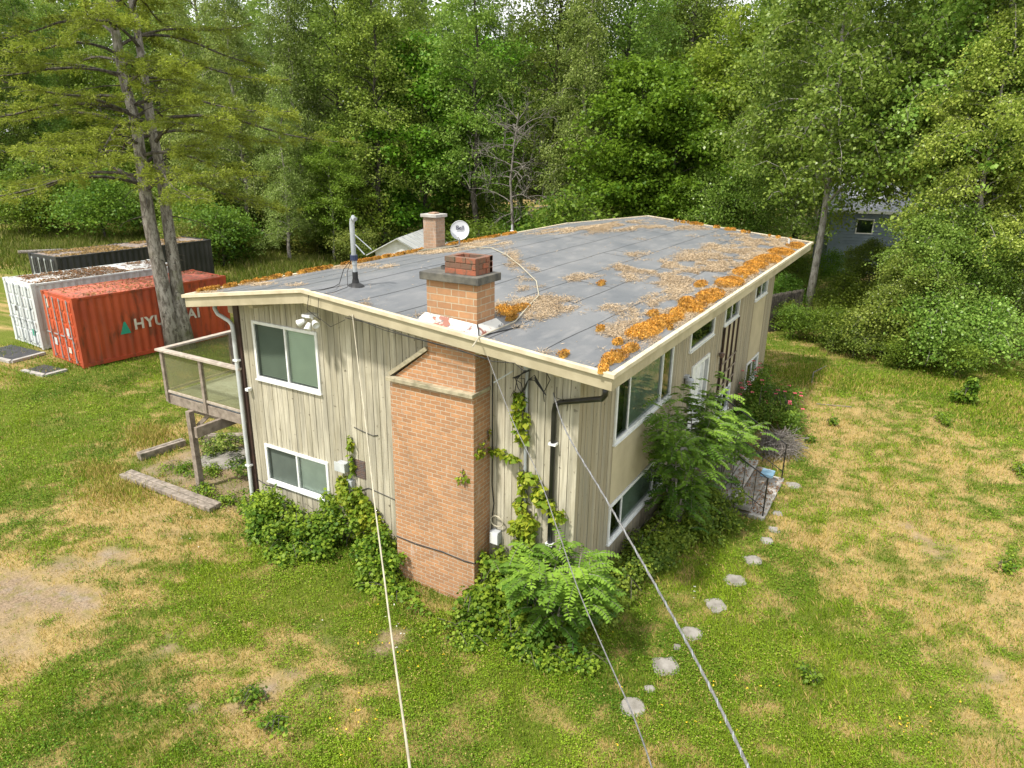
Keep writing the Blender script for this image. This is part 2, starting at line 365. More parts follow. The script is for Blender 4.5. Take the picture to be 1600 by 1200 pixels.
def empty(name, loc, label, cat, group=None, rz=0):
    o = bpy.data.objects.new(name, None); COL.objects.link(o); o.location = loc; o.rotation_euler = (0, 0, rz)
    o.matrix_world = Matrix.Translation(Vector(loc)) @ Matrix.Rotation(rz, 4, 'Z'); o.empty_display_size = .3
    return tag(o, label, cat, group)
def npmesh(name, V, F, mat, parent=None, smooth=False, **at_):
    """V (n,3); F (m,k) faces; keyword arrays are per-face attributes"""
    me = bpy.data.meshes.new(name); V = np.ascontiguousarray(V, np.float32); F = np.ascontiguousarray(F, np.int32); k = F.shape[1]
    me.vertices.add(len(V)); me.vertices.foreach_set('co', V.ravel())
    me.loops.add(F.size); me.loops.foreach_set('vertex_index', F.ravel())
    me.polygons.add(len(F)); me.polygons.foreach_set('loop_start', np.arange(0, F.size, k, dtype=np.int32))
    me.polygons.foreach_set('loop_total', np.full(len(F), k, np.int32))
    me.materials.append(mat)
    for nm, arr in at_.items():
        dom = 'FACE' if len(arr) == len(F) else 'POINT'
        a = me.attributes.new(nm, 'FLOAT', dom); a.data.foreach_set('value', np.asarray(arr, np.float32))
    if smooth: me.polygons.foreach_set('use_smooth', np.ones(len(F), bool))
    me.update(calc_edges=True); me.validate()
    o = bpy.data.objects.new(name, me); COL.objects.link(o)
    if parent: setpar(o, parent)
    return o
def unit(a): return a/np.maximum(np.linalg.norm(a, axis=1, keepdims=True), 1e-9)
def leaves(P, size, rg, asp=.62, droop=.4, nrm=None, dirs=None, fold=.12):
    """diamond leaves at points P: returns verts, quads"""
    n = len(P); d = rg.normal(size=(n, 3)) if dirs is None else dirs+rg.normal(size=(n, 3))*.25
    if dirs is None: d[:, 2] = d[:, 2]*.6-droop
    d = unit(d)
    up = rg.normal(size=(n, 3))*.6 if nrm is None else nrm+rg.normal(size=(n, 3))*.3
    if nrm is None: up[:, 2] += 1
    s = unit(np.cross(d, up)); nn = np.cross(s, d)
    L_ = (size*(.6+.8*rg.random(n)))[:, None] if not hasattr(size, '__len__') else size[:, None]
    W = L_*asp*.5
    V = np.stack([P, P+d*L_*.45+s*W+nn*L_*fold, P+d*L_, P+d*L_*.45-s*W+nn*L_*fold], 1).reshape(-1, 3)
    return V, np.arange(4*n).reshape(n, 4)

# ------------------------------------------------------------------ ground
def blobs(x, y, B):
    t = 0
    for (px, py, rx, ry, v) in B:
        c_ = G(px, py); e = G(px+rx, py); f_ = G(px, py-ry)
        a = max(.2, np.hypot(*(e-c_)[:2])); b = max(.2, np.hypot(*(f_-c_)[:2]))
        u = (e-c_)[:2]/np.hypot(*(e-c_)[:2])
        dx = x-c_[0]; dy = y-c_[1]; p_ = (dx*u[0]+dy*u[1])/a; q_ = (-dx*u[1]+dy*u[0])/b
        t = t+v*np.exp(-(p_*p_+q_*q_)*1.1)
    return t
DRYB = [(125, 787, 34, 7, .6), (170, 797, 34, 7, .6), (215, 812, 34, 8, .6), (260, 832, 34, 9, .55), (305, 855, 34, 10, .5), (345, 878, 34, 10, .5), (385, 905, 30, 12, .45), (190, 840, 40, 8, .4), (240, 862, 40, 9, .4), (285, 890, 34, 9, .35), (1570, 412, 90, 16, 1.2), (90, 900, 170, 105, .55), (260, 820, 120, 50, .28), (190, 770, 90, 25, .35), (380, 1090, 90, 60, .35), (450, 1130, 60, 40, .25),
        (680, 985, 45, 28, .6), (240, 800, 140, 20, .3), (1450, 780, 260, 130, .20), (1250, 620, 120, 40, .2), (1570, 950, 120, 200, .34), (1380, 680, 200, 60, .18),
        (240, 690, 40, 22, .7), (215, 606, 40, 8, .7), (1250, 760, 40, 30, .3), (920, 1170, 50, 30, .5), (1300, 900, 120, 60, .2),
        (1540, 1120, 100, 60, .3), (850, 1100, 50, 20, .3), (320, 700, 60, 40, .3),
        (100, 640, 150, 70, -.5), (60, 1130, 200, 60, -.25), (560, 870, 90, 60, -.5), (640, 1060, 60, 80, -.25), (880, 1040, 160, 70, -.5), (1130, 960, 120, 120, -.3), (1480, 590, 180, 25, -.4), (450, 900, 90, 60, -.3)]
BAREB = [(80, 910, 130, 95, .62), (30, 950, 90, 60, .4), (690, 975, 38, 20, .9), (430, 1100, 90, 45, .75), (250, 1000, 60, 30, .5), (300, 1130, 60, 25, .45), (560, 1010, 40, 18, .4), (1560, 1080, 60, 50, .5), (1500, 860, 80, 20, .3), (20, 560, 60, 14, .5), (245, 700, 40, 15, .7), (330, 715, 50, 40, .55),
         (280, 835, 60, 16, .3), (1590, 960, 40, 130, .4), (930, 1165, 30, 16, .5), (1230, 780, 14, 40, .5), (640, 920, 50, 18, .4), (1075, 985, 14, 14, .3)]
def drymap(x, y):
    wx = x+1.1*(fbm(x, y, 1.4, 61, 4)-.5)*2; wy = y+1.1*(fbm(x, y, 1.4, 67, 4)-.5)*2
    d = .22+.6*(fbm(wx, wy, 2.6, 3, 5)-.45)+.9*(fbm(x, y, .9, 9, 5)-.5)+2.0*(fbm(x, y, .28, 19, 4)-.5)
    d = d+blobs(wx, wy, DRYB); return np.clip(d, 0, 1)
def baremap(x, y):
    wx = x+1.6*(fbm(x, y, 1.2, 71, 4)-.5)*2; wy = y+1.6*(fbm(x, y, 1.2, 73, 4)-.5)*2
    b = blobs(wx, wy, BAREB)*(.1+1.8*fbm(x, y, .6, 21, 5)); b = np.clip((b-.36)*2.6, 0, 1)
    bx = (np.clip((x+12.4)*3, 0, 1)*np.clip((-8.0-x)*3, 0, 1)*np.clip((y+.55)*3, 0, 1)*np.clip((3.2-y)*2, 0, 1))
    return np.maximum(b, bx*.8)
def gh(x, y):
    return terr(x, y)+.10*(fbm(x, y, 4, 31, 3)-.5)*np.clip((np.hypot(x+4, y-8)-6)/8, .25, 1)+.03*(vn(x, y, .35, 5)-.5)
gx = np.unique(np.concatenate([np.arange(-400, -70, 30), np.arange(-70, -18, 1.5), np.arange(-18, 13, .22), np.arange(13, 40, 1.5), np.arange(40, 401, 30)]))
gy = np.unique(np.concatenate([np.arange(-60, -11, 7), np.arange(-11, 24, .22), np.arange(24, 70, 1.5), np.arange(70, 500, 30)]))
X, Y = np.meshgrid(gx, gy); Z = gh(X, Y)
V = np.stack([X.ravel(), Y.ravel(), Z.ravel()], 1); nx_ = len(gx)
ii, jj = np.meshgrid(np.arange(nx_-1), np.arange(len(gy)-1)); b0 = (jj*nx_+ii).ravel()
F = np.stack([b0, b0+1, b0+1+nx_, b0+nx_], 1)
g = npmesh('ground', V, F, MT['ground'], smooth=True, dry=drymap(X.ravel(), Y.ravel()), bare=baremap(X.ravel(), Y.ravel()))
tag(g, 'patchy green and straw coloured lawn around the house', 'ground', kind='structure')

ST = [(988, 1104, .30, 'round stepping stone, the nearest, under the thin grey wire'), (1016, 1077, .12, 'small grey stone between the two nearest stepping stones'), (1040, 1041, .30, 'second large stepping stone from the camera, squarish'),
      (1080, 991, .26, 'third large stepping stone, beside the thick cable'), (1119, 947, .27, 'fourth large stepping stone with an angled edge'), (1148, 908, .28, 'fifth large stepping stone on the clover'),
      (1176, 877, .26, 'sixth large stepping stone, level with the locust sapling'), (1198, 846, .20, 'small stepping stone closest below the front steps corner'), (1209, 828, .18, 'pale stone beside the bottom front step'), (1215, 803, .16, 'little stone at the lowest step edge'), (1241, 759, .24, 'pale stone beside the railing end of the steps'), (1058, 1012, .09, 'chip of stone beside the thick cable')]
def onstone(x, y):
    m_ = np.zeros(len(x), bool)
    for (px, py, r_, _) in ST:
        c_ = G(px, py); m_ |= (x-c_[0])**2+(y-c_[1])**2 < (r_*.58)**2
    return m_
def inhouse(x, y, m=0.): return (x > -8.1-m) & (x < .06+m) & (y > -.02-m) & (y < 16+m)
def scatter_ground(n, rg, d0=5, d1=70, pw=1.0, marg=160):
    """points over the visible ground, denser near the camera"""
    u = rg.random(n); dd = (d0**(1-pw)+u*(d1**(1-pw)-d0**(1-pw)))**(1/(1-pw)) if pw != 1 else d0*(d1/d0)**u
    az = YAW+(rg.random(n)-.5)*1.62
    x = CP[0]-np.sin(az)*dd; y = CP[1]+np.cos(az)*dd
    P = np.stack([x, y, gh(x, y)], 1); a, b, z = proj(P)
    k = (a > -marg) & (a < 1600+marg) & (b < 1200+marg*1.3) & ~inhouse(x, y, -.05) & ~onstone(x, y)
    return P[k], dd[k]
rg = np.random.default_rng(5)
P, dd = scatter_ground(800000, rg, 3.2, 34, .8)
dr = drymap(P[:, 0], P[:, 1]); ba = baremap(P[:, 0], P[:, 1])
keep = rg.random(len(P)) > np.clip(ba*1.0+dr*.35, 0, .97); P = P[keep]; dd = dd[keep]; dr = dr[keep]
tall = fbm(P[:, 0], P[:, 1], 1.1, 77, 3)
n = len(P); h = (.035+.07*rg.random(n)**2)*(.6+1.1*np.clip(tall-.3, 0, 1))*(1+dd/45)
wd = .0026*(1+dd/12)*(.7+.6*rg.random(n)); an = rg.random(n)*2*PI; ln = rg.random(n)*.9
sx = np.stack([np.cos(an), np.sin(an), np.zeros(n)], 1)*wd[:, None]
le = np.stack([np.cos(an+1.4), np.sin(an+1.4), np.zeros(n)], 1)*(h*ln)[:, None]; upv = np.zeros((n, 3)); upv[:, 2] = h
V = np.stack([P-sx, P+sx, P+sx*.7+upv*.6+le*.4, P+upv+le], 1).reshape(-1, 3)
isdry = np.clip((rg.random(n) < (dr*.85+.04)).astype(float)*(.6+.4*rg.random(n)), 0, 1)
o = npmesh('grass', V, np.arange(4*n).reshape(n, 4), MT['grass'], tint=np.clip(rg.random(n)*.5+tall*.5+1.3*(fbm(P[:, 0], P[:, 1], 1.3, 83, 4)-.5)-.05, 0, 1), dry=isdry)
tag(o, 'short grass blades over the lawn', 'grass', kind='stuff')
P, dd = scatter_ground(680000, rg, 3.2, 32, .8)
dr = drymap(P[:, 0], P[:, 1]); ba = baremap(P[:, 0], P[:, 1]); cn = fbm(P[:, 0], P[:, 1], .8, 55, 4)
keep = rg.random(len(P)) < np.clip((1.15-dr*1.25-ba)*np.clip((cn-.30)*4, .08, 1), 0, 1); P = P[keep]; dd = dd[keep]; cn = cn[keep]
n = len(P); P[:, 2] += .02+.05*rg.random(n)
up = np.zeros((n, 3)); up[:, 2] = 1
d = rg.normal(size=(n, 3)); d[:, 2] *= .25
V, F = leaves(P, .0155*(1+dd/14)*(.5+.9*rg.random(n)), rg, .8, nrm=up, dirs=unit(d))
o = npmesh('clover', V, F, MT['clover'], tint=np.clip(rg.random(n)*.6+cn*.4+1.3*(fbm(P[:, 0], P[:, 1], 1.3, 83, 4)-.5)-.05, 0, 1), dry=(rg.random(n) < .08).astype(float))
tag(o, 'low clover and weeds growing through the lawn', 'ground cover', kind='stuff')
# a few small flowers in the grass
def flowers(name, zones, nper, mat, label, sz):
    PP = []
    for (px, py, rx, ry) in zones:
        c_ = G(px, py); e = G(px+rx, py)-c_; f_ = G(px, py-ry)-c_; a_, b_ = rg.normal(size=(2, nper))*.6; PP.append(c_[None]+np.outer(a_, e)+np.outer(b_, f_))
    P = np.concatenate(PP); P[:, 2] = gh(P[:, 0], P[:, 1])+.07; n = len(P); up = np.zeros((n, 3)); up[:, 2] = 1; d = rg.normal(size=(n, 3)); d[:, 2] = 0; u_ = unit(d); V, F = leaves(P, sz, rg, 1.1, nrm=up, dirs=u_, fold=0); V2, F2 = leaves(P, sz, rg, 1.1, nrm=up, dirs=-u_, fold=0)
    tag(npmesh(name, np.concatenate([V, V2]), np.concatenate([F, F2+len(V)]), mat), label, 'flowers', kind='stuff')
flowers('yellow_flowers', [(1450, 1140, 60, 30), (1100, 1110, 90, 60), (560, 1120, 60, 40), (900, 985, 60, 30), (620, 1010, 60, 40)], 16, plain('yellow petal', (.75, .5, .02), None, .6), 'tiny yellow flowers dotted in the grass', .022)
flowers('white_flowers', [(600, 980, 60, 50), (850, 1000, 200, 60), (300, 820, 80, 40), (1050, 930, 60, 40)], 8, plain('white petal', (.7, .7, .65), None, .6), 'tiny white clover flowers in the grass', .020)
# tall rough grass beyond the containers and at the woodland edge
MT['rough'] = grassm('rough grass blade', (.055, .10, .010), (.20, .235, .030), (.36, .30, .12))
def roughgrass(name, zones, nper, hmin, hmax, dryf, label, mat='grass'):
    PP = []
    for (px, py, rx, ry) in zones:
        c_ = G(px, py); e = G(px+rx, py)-c_; f_ = G(px, py-ry)-c_
        r_ = rg.random(nper)**.8*(1+.3*rg.normal(size=nper)); th = rg.random(nper)*2*PI
        q = c_[None]+np.outer(r_*np.cos(th), e)+np.outer(r_*np.sin(th), f_); PP.append(q)
    P = np.concatenate(PP); P = P[~inhouse(P[:, 0], P[:, 1], .2)]
    incont = (P[:, 0] > -31.7) & (P[:, 0] < -20.9) & (P[:, 1] > 3) & (P[:, 1] < 13.4); P = P[~incont]
    P[:, 2] = gh(P[:, 0], P[:, 1]); n = len(P); dist = np.linalg.norm(P-CP, axis=1)
    h = hmin+(hmax-hmin)*rg.random(n)*fbm(P[:, 0], P[:, 1], 3, 8, 3)*1.6
    an = rg.random(n)*2*PI; wd = .0006*dist*(.6+.8*rg.random(n))
    sx = np.stack([np.cos(an), np.sin(an), 0*an], 1)*wd[:, None]; le = rg.normal(size=(n, 3))*(h*.35)[:, None]; le[:, 2] = h
    V = np.stack([P-sx, P+sx, P+sx*.6+le*.6, P+le], 1).reshape(-1, 3)
    o = npmesh(name, V, np.arange(4*n).reshape(n, 4), MT[mat], tint=rg.random(n), dry=(rg.random(n) < dryf)*rg.random(n))
    return tag(o, label, 'grass', kind='stuff')
roughgrass('tall_grass', [(60, 395, 180, 22), (420, 395, 140, 28), (330, 375, 120, 20), (520, 385, 120, 30), (150, 372, 200, 14), (450, 420, 80, 25), (620, 395, 60, 20)], 15000, .2, .75, .3, 'tall rough grass in front of the woodland', 'rough')
roughgrass('dry_grass', [(235, 690, 60, 26), (185, 770, 90, 26), (235, 680, 25, 12), (150, 735, 40, 14)], 1500, .06, .34, 1.0, 'dry straw coloured grass beside the timber bed')
roughgrass('edge_grass', [(1420, 600, 160, 16), (1560, 640, 80, 40), (1260, 585, 60, 14)], 5000, .05, .22, .5, 'longer grass in the shade of the bushes')

# ================================================================== HOUSE
house = empty('house', (-4, 8, 0), 'two storey beige board sided house with low gabled grey roof', 'house')
Wx, Ly = -8.0, 15.92
WG = {'up': (-7.62, -5.73, 3.25, 4.54), 'lo': (-7.62, -5.70, .80, 1.72)}       # gable windows x0,x1,z0,z1
yp = lambda px, py: at(px, py, 0, 0.)[1]
WS = {'w1': (1.60, 4.82, 2.86, 4.55), 'wl1': (1.60, 4.80, .74, 1.58), 'w2': (6.06, 8.13, 3.56, 4.12), 'w3': (9.2, 10.78, 3.54, 4.40),
      'w4': (12.87, 14.65, 3.57, 4.40), 'wl3': (9.2, 10.78, .70, 1.50), 'wl4': (12.87, 14.6, .63, 1.51)}
DOOR = (6.45, 7.95, 1.15, 3.10)
def cutboards(mb, axis, off, u0, u1, ztop, holes, pitch, sgn, rg_, zb=.12, thick=.035, gap=.012):
    """vertical boards along one wall with openings left free"""
    u = u0
    while u < u1-.01:
        wv = pitch*(.92+.16*rg_.random()); v = min(u1, u+wv)
        cuts = sorted({u, v}|{h[0] for h in holes if u < h[0] < v}|{h[1] for h in holes if u < h[1] < v})
        t_ = float(np.clip(rg_.random()*.8+.1, 0, 1)); pr = off+sgn*rg_.random()*.006
        for a, b in zip(cuts[:-1], cuts[1:]):
            mid = (a+b)/2; aa = a+(gap/2 if a == u else 0); bb = b-(gap/2 if b == v else 0)
            if bb-aa < .004: continue
            hs = sorted([(h[2], h[3]) for h in holes if h[0] <= mid <= h[1]]); z = zb+.03*rg_.random()
            segs = []
            for (h0, h1) in hs:
                if h0 > z: segs.append((z, h0))
                z = max(z, h1)
            zt0 = ztop(aa); zt1 = ztop(bb)
            if z < min(zt0, zt1): segs.append((z, None))
            for (s0, s1) in segs:
                ta, tb = (zt0, zt1) if s1 is None else (s1, s1)
                tt = t_
                if axis == 'x':
                    y0, y1 = sorted((pr, off-sgn*thick))
                    mb.hexa([(aa, y0, s0), (bb, y0, s0), (bb, y1, s0), (aa, y1, s0), (aa, y0, ta), (bb, y0, tb), (bb, y1, tb), (aa, y1, ta)], tt)
                else:
                    x0, x1 = sorted((pr, off-sgn*thick))
                    mb.hexa([(x0, aa, s0), (x1, aa, s0), (x1, bb, s0), (x0, bb, s0), (x0, aa, ta), (x1, aa, ta), (x1, bb, tb), (x0, bb, tb)], tt)
        u = v
rb = random.Random(3)
hg = [WG['up'], WG['lo'], (-3.475, -1.686, 0, 4.12), (-4.98, -4.66, 1.58, 1.99)]
mb = MB(); cutboards(mb, 'x', 0, Wx, 0., lambda x: float(zroof(x))-.27, hg, .158, -1, rb)
wall = mb.build('wall', MT['boards'], house); tag(wall, 'weathered front gable wall of vertical beige boards')
hs_ = list(WS.values())+[DOOR, (1.60, 4.82, 1.58, 2.86), (12.87, 14.62, 1.51, 3.57)]
hs_ = [h for h in hs_ if h[0] != 12.87]+[(12.87, 14.63, .63, 4.4)]
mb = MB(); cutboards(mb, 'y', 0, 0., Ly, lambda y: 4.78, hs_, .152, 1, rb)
tag(mb.build('wall', MT['boards_shaded'], house), 'long side wall of narrow vertical boards')
mb = MB(); cutboards(mb, 'x', Ly, Wx, 0, lambda x: float(zroof(x))-.27, [], .2, 1, rb); mb.build('wall', MT['boards_shaded'], house)
mb = MB(); cutboards(mb, 'y', Wx-.12, 0, Ly, lambda y: 4.8, [], .2, -1, rb); tag(mb.build('wall', MT['dark_trim'], house), 'dark painted wall behind the balcony')
mb = MB(); mb.box(-7.9, -.14, .16, 15.75, .1, 4.7); mb.build('dark_interior', MT['inside_dark'], house)  # solid box, coloured dark to stand in for unlit rooms
mb = MB(); mb.box(-8.06, .0-.03, .035, .1, -.4, .14); mb.box(-.1, -.035, .1, 15.8, -.4, .14); mb.box(-8.06, -7.95, .1, 15.8, -.4, .14); mb.build('foundation', MT['conc_foot'], house)
mb = MB(); mb.box(-.03, .012, 1.60, 4.82, 1.60, 2.86); mb.build('stucco_panel', MT['stucco'], house)
mb = MB(); mb.box(-.03, .012, 12.87, 14.62, 1.53, 3.57); mb.build('stucco_panel', MT['stucco'], house)
mb = MB(); mb.box(-8.14, -8.0, -.05, .06, .1, 4.86); mb.build('corner_board', MT['dark_trim'], house)
mb = MB(); mb.box(-.07, .022, -.022, -.002, .12, 4.7); mb.build('corner_board', MT['boards'], house)

def window(axis, off, sgn, u0, u1, z0, z1, mull, panes, fw_=.065, blind=None, parent=None):
    """frame with mullions at mull, one pane per light; blinds behind"""
    par = parent or house
    fr = MB(); pr0, pr1 = off+sgn*.035, off-sgn*.09
    def B(mbx, a, b, c_, d_, p0, p1, t=.5):
        if axis == 'x': mbx.box(a, b, p0, p1, c_, d_, t)
        else: mbx.box(p0, p1, a, b, c_, d_, t)
    B(fr, u0, u1, z0, z0+fw_, pr0, pr1); B(fr, u0, u1, z1-fw_, z1, pr0, pr1)
    B(fr, u0, u0+fw_, z0+fw_, z1-fw_, pr0, pr1); B(fr, u1-fw_, u1, z0+fw_, z1-fw_, pr0, pr1)
    for m_ in mull: B(fr, m_-.024, m_+.024, z0+fw_, z1-fw_, off+sgn*.02, pr1)
    wf = fr.build('window', MT['white'], par, bevel=.004)
    sl = MB(); B(sl, u0-.02, u1+.02, z0-.03, z0-.001, off+sgn*.06, off-sgn*.0); sl.build('sill', MT['white'], wf)
    ed = [u0+fw_]+[v for m_ in mull for v in (m_-.024, m_+.024)]+[u1-fw_]
    for k, pm in enumerate(panes):
        a, b = ed[2*k], ed[2*k+1]; q = MB(); g0 = off-sgn*(.018 if k % 2 else .0); c0, c1 = z0+fw_, z1-fw_
        P4 = [(a, g0, c0), (b, g0, c0), (b, g0, c1), (a, g0, c1)] if axis == 'x' else [(g0, a, c0), (g0, b, c0), (g0, b, c1), (g0, a, c1)]
        q.add(P4, [(0, 1, 2, 3)]); q.build('pane', MT[pm], wf)
    if blind:
        for k, bm in enumerate(blind):
            if not bm: continue
            a, b = ed[2*k]+.01, ed[2*k+1]-.01; q = MB()
            if bm == 'slats':
                z = z1-fw_-.03
                while z > z0+fw_+.01:
                    y0 = off-sgn*.045; y1 = off-sgn*.075
                    P4 = [(a, y0, z-.014), (b, y0, z-.014), (b, y1, z+.016), (a, y1, z+.016)]
                    if axis != 'x': P4 = [(p_[1], p_[0], p_[2]) for p_ in P4]
                    q.add(P4, [(0, 1, 2, 3)]); z -= .042
                q.build('blind', MT['blind'], wf)
            else:
                B(q, a, b, z0+fw_, z1-fw_, off-sgn*.06, off-sgn*.065); q.build('curtain', MT['curtain'], wf)
    return wf
g0, g1 = WG['up'], WG['lo']
window('x', 0, -1, *g0, [-6.66], ['glass_screen', 'glass'], blind=['slats', 'slats'])
window('x', 0, -1, *g1, [-6.64], ['glass_screen', 'glass'], blind=['curtain', 'curtain'])
window('y', 0, 1, *WS['w1'], [2.28, 4.18], ['glass_side']*3, blind=[None, 'curtain', None])
window('y', 0, 1, *WS['wl1'], [2.25, 4.15], ['glass_side']*3, blind=[None, 'curtain', None])
window('y', 0, 1, *WS['w2'], [], ['glass_side'])
window('y', 0, 1, *WS['w3'], [9.95], ['glass_side']*2, blind=[None, None])
window('y', 0, 1, *WS['w4'], [13.75], ['glass_side']*2, blind=[None, 'curtain'])
window('y', 0, 1, *WS['wl3'], [9.95], ['glass_side']*2, blind=[None, None])
window('y', 0, 1, *WS['wl4'], [13.7], ['glass_side']*2, blind=[None, 'curtain'])
# front door with sidelight
y0, y1, z0, z1 = DOOR
mb = MB()
for a, b, c_, d_ in ((y0, y0+.09, z0, z1), (y1-.09, y1, z0, z1), (y0+.09, y1-.09, z1-.09, z1), (7.42, 7.50, z0, z1-.09)): mb.box(-.1, .04, a, b, c_, d_)
dr_ = mb.build('door_frame', MT['white'], house, bevel=.004)
mb = MB(); mb.box(-.09, -.03, y0+.09, 7.42, z0, z1-.09); 
for (a, b, c_, d_) in ((6.65, 6.92, 1.3, 1.95), (7.03, 7.3, 1.3, 1.95), (6.65, 6.92, 2.05, 2.95), (7.03, 7.3, 2.05, 2.95)): mb.box(-.03, -.018, a, b, c_, d_)
door = mb.build('door', MT['white'], house, bevel=.004)
mb = MB(); mb.lathe((-.03, 7.34, 2.15), [(0, .0), (.02, .0), (.02, .03), (.035, .05), (.03, .075), (0, .08)], 12, (1, 0, 0)); mb.build('handle', MT['metal_grey'], door, smooth=True)
mb = MB(); mb.box(-.06, -.05, 7.5, y1-.09, z0+.05, z1-.09); mb.build('pane', MT['glass_side'], dr_)
mb = MB(); mb.box(-.10, -.09, 7.5, y1-.09, z0, z1-.09); mb.build('curtain', MT['curtain'], dr_)

# ---- roof
RY0, RY1, RXR, RXL, RID = -.66, 17.54, .81, -8.83, -5.35
def slab(mb, xa, xb, ya, yb, up, th):
    za, zb_ = float(zroof(xa))+up, float(zroof(xb))+up
    mb.hexa([(xa, ya, za-th), (xb, ya, zb_-th), (xb, yb, zb_-th), (xa, yb, za-th), (xa, ya, za), (xb, ya, zb_), (xb, yb, zb_), (xa, yb, za)])
mb = MB(); slab(mb, RXL+.04, RID, RY0+.05, RY1-.05, -.025, .09); slab(mb, RID, RXR-.04, RY0+.05, RY1-.05, -.025, .09)
roof = mb.build('roof', MT['membrane'], house); tag(roof, 'flat looking grey membrane roof with dark seams')
mb = MB()     # lapped seams
for k, xs in enumerate(np.arange(-7.9, .7, .93)):
    if abs(xs-RID) < .1: continue
    n_ = 40; 
    for i in range(n_):
        ya = RY0+.1+(RY1-RY0-.2)*i/n_; yb = RY0+.1+(RY1-RY0-.2)*(i+1)/n_
        xa = xs+.012*math.sin(i*1.3+k); xb = xs+.012*math.sin((i+1)*1.3+k)
        mb.add([(xa-.008, ya, zroof(xa)-.022), (xa+.008, ya, zroof(xa)-.022), (xb+.008, yb, zroof(xb)-.022), (xb-.008, yb, zroof(xb)-.022)], [(0, 1, 2, 3)])
for xs in np.arange(-7.9, .2, .93):
    for q in range(2):
        yq = 1.5+13*rb.random(); mb.add([(xs+.02, yq, zroof(xs+.02)-.0215), (xs+.91, yq+.04, zroof(xs+.91)-.0215), (xs+.91, yq+.058, zroof(xs+.91)-.0215), (xs+.02, yq+.018, zroof(xs+.02)-.0215)], [(0, 1, 2, 3)])
mb.build('seam', MT['cable_black'], roof)
mb = MB()     # soffit boards
slab(mb, RXL+.04, RID, RY0+.05, RY1-.05, -.117, .05); slab(mb, RID, RXR-.04, RY0+.05, RY1-.05, -.117, .05)
mb.build('soffit', MT['fascia'], roof)
def fas(y0_, y1_, up, th, out):
    f = MB()
    for xa, xb in ((RXL-out, RID), (RID, RXR+out)): slab(f, xa, xb, y0_, y1_, up, th)
    return f
for (ya, yb, s) in ((RY0, RY0+.045, -1), (RY1-.045, RY1, 1)):
    f = fas(ya, yb, -.075, .20, 0); f.build('fascia', MT['fascia'], roof, bevel=.004)
    f = fas(ya-.045 if s < 0 else ya, yb if s < 0 else yb+.045, 0, .07, .045); f.build('edge_trim', MT['trim'], roof, bevel=.004)
for xx, s in ((RXR, 1), (RXL, -1)):
    zz = float(zroof(xx)); a, b = sorted((xx, xx-s*.045))
    f = MB(); f.box(a, b, RY0+.045, RY1-.045, zz-.275, zz-.075); f.build('fascia', MT['fascia'], roof, bevel=.004)
    a, b = sorted((xx+s*.045, xx-s*.045)); f = MB(); f.box(a, b, RY0+.045, RY1-.045, zz-.068, zz+.002); f.build('edge_trim', MT['trim'], roof, bevel=.004)
for xb_ in (-7.0, -5.45, -3.72, -1.60, -.16):
    zt = float(zroof(xb_))-.17
    f = MB(); f.hexa([(xb_-.06, -.50, zt-.19), (xb_+.06, -.50, zt-.19), (xb_+.06, .05, zt-.22), (xb_-.06, .05, zt-.22), (xb_-.06, -.54, zt-.01), (xb_+.06, -.54, zt-.01), (xb_+.06, .05, zt-.01), (xb_-.06, .05, zt-.01)])
    f.build('rafter_tail', MT['fascia'], roof, bevel=.004)
f = MB(); f.box(-8.75, -8.16, .3, .42, 4.5, 4.72); f.build('rafter_tail', MT['fascia'], roof)

# ---- main chimney
mb = MB()
mb.box(-3.475, -1.686, -.525, -.0, -.4, 4.10)                       # lower body
# upper shoulder body (slopes in on the left), set back a little
mb.add([(-3.42, -.46, 4.16), (-1.69, -.46, 4.16), (-1.69, -.46, 5.02), (-2.66, -.46, 5.02), (-2.66, -.46, 4.74),
        (-3.42, 0., 4.16), (-1.69, 0., 4.16), (-1.69, 0., 5.02), (-2.66, 0., 5.02), (-2.66, 0., 4.74)],
       [(0, 1, 2, 3, 4), (9, 8, 7, 6, 5), (1, 6, 7, 2), (4, 9, 5, 0), (3, 8, 9, 4)])
ch = mb.build('chimney', MT['brick'], house); tag(ch, 'tall orange brick chimney breast against the gable wall')
mb = MB(); mb.box(-3.52, -1.66, -.60, -.0, 4.10, 4.17); mb.build('ledge', MT['ledgewood'], ch, bevel=.006)
mb = MB(); mb.bar((-3.50, -.29, 4.20), (-2.66, -.29, 4.80), .46, .07); mb.build('ledge', MT['ledgewood'], ch)
SX0, SX1, SY0, SY1 = -2.68, -1.68, -.42, .12
mb = MB(); mb.box(SX0, SX1, SY0, SY1, 4.9, 5.98); mb.build('stack', MT['brick_big'], ch)
mb = MB(); mb.box(SX0-.09, SX1+.08, SY0-.08, SY1+.08, 5.98, 6.11); mb.build('cap', MT['conc_dark'], ch, bevel=.012)
mb = MB()      # square flue of old red bricks, open at top
fx0, fx1, fy0, fy1 = -2.33, -1.72, -.38, .14
rq = random.Random(5)
for r_ in range(3):
    zb_ = 6.11+r_*.095; of = .11 if r_ % 2 else 0
    for side in range(4):
        ln_ = (fx1-fx0) if side % 2 == 0 else (fy1-fy0)-.2; u = 0
        while u < ln_-.02:
            v = min(ln_, u+(.21 if u > 0 or not of else .11)); j = rq.uniform(-.007, .007)
            if side == 0: mb.box(fx0+u, fx0+v-.012, fy0+j, fy0+.1, zb_, zb_+.084, rq.random())
            if side == 2: mb.box(fx0+u, fx0+v-.012, fy1-.1, fy1+j, zb_, zb_+.084, rq.random())
            if side == 1: mb.box(fx1-.1, fx1+j, fy0+.1+u, fy0+.1+v-.012, zb_, zb_+.084, rq.random())
            if side == 3: mb.box(fx0+j, fx0+.1, fy0+.1+u, fy0+.1+v-.012, zb_, zb_+.084, rq.random())
            u = v
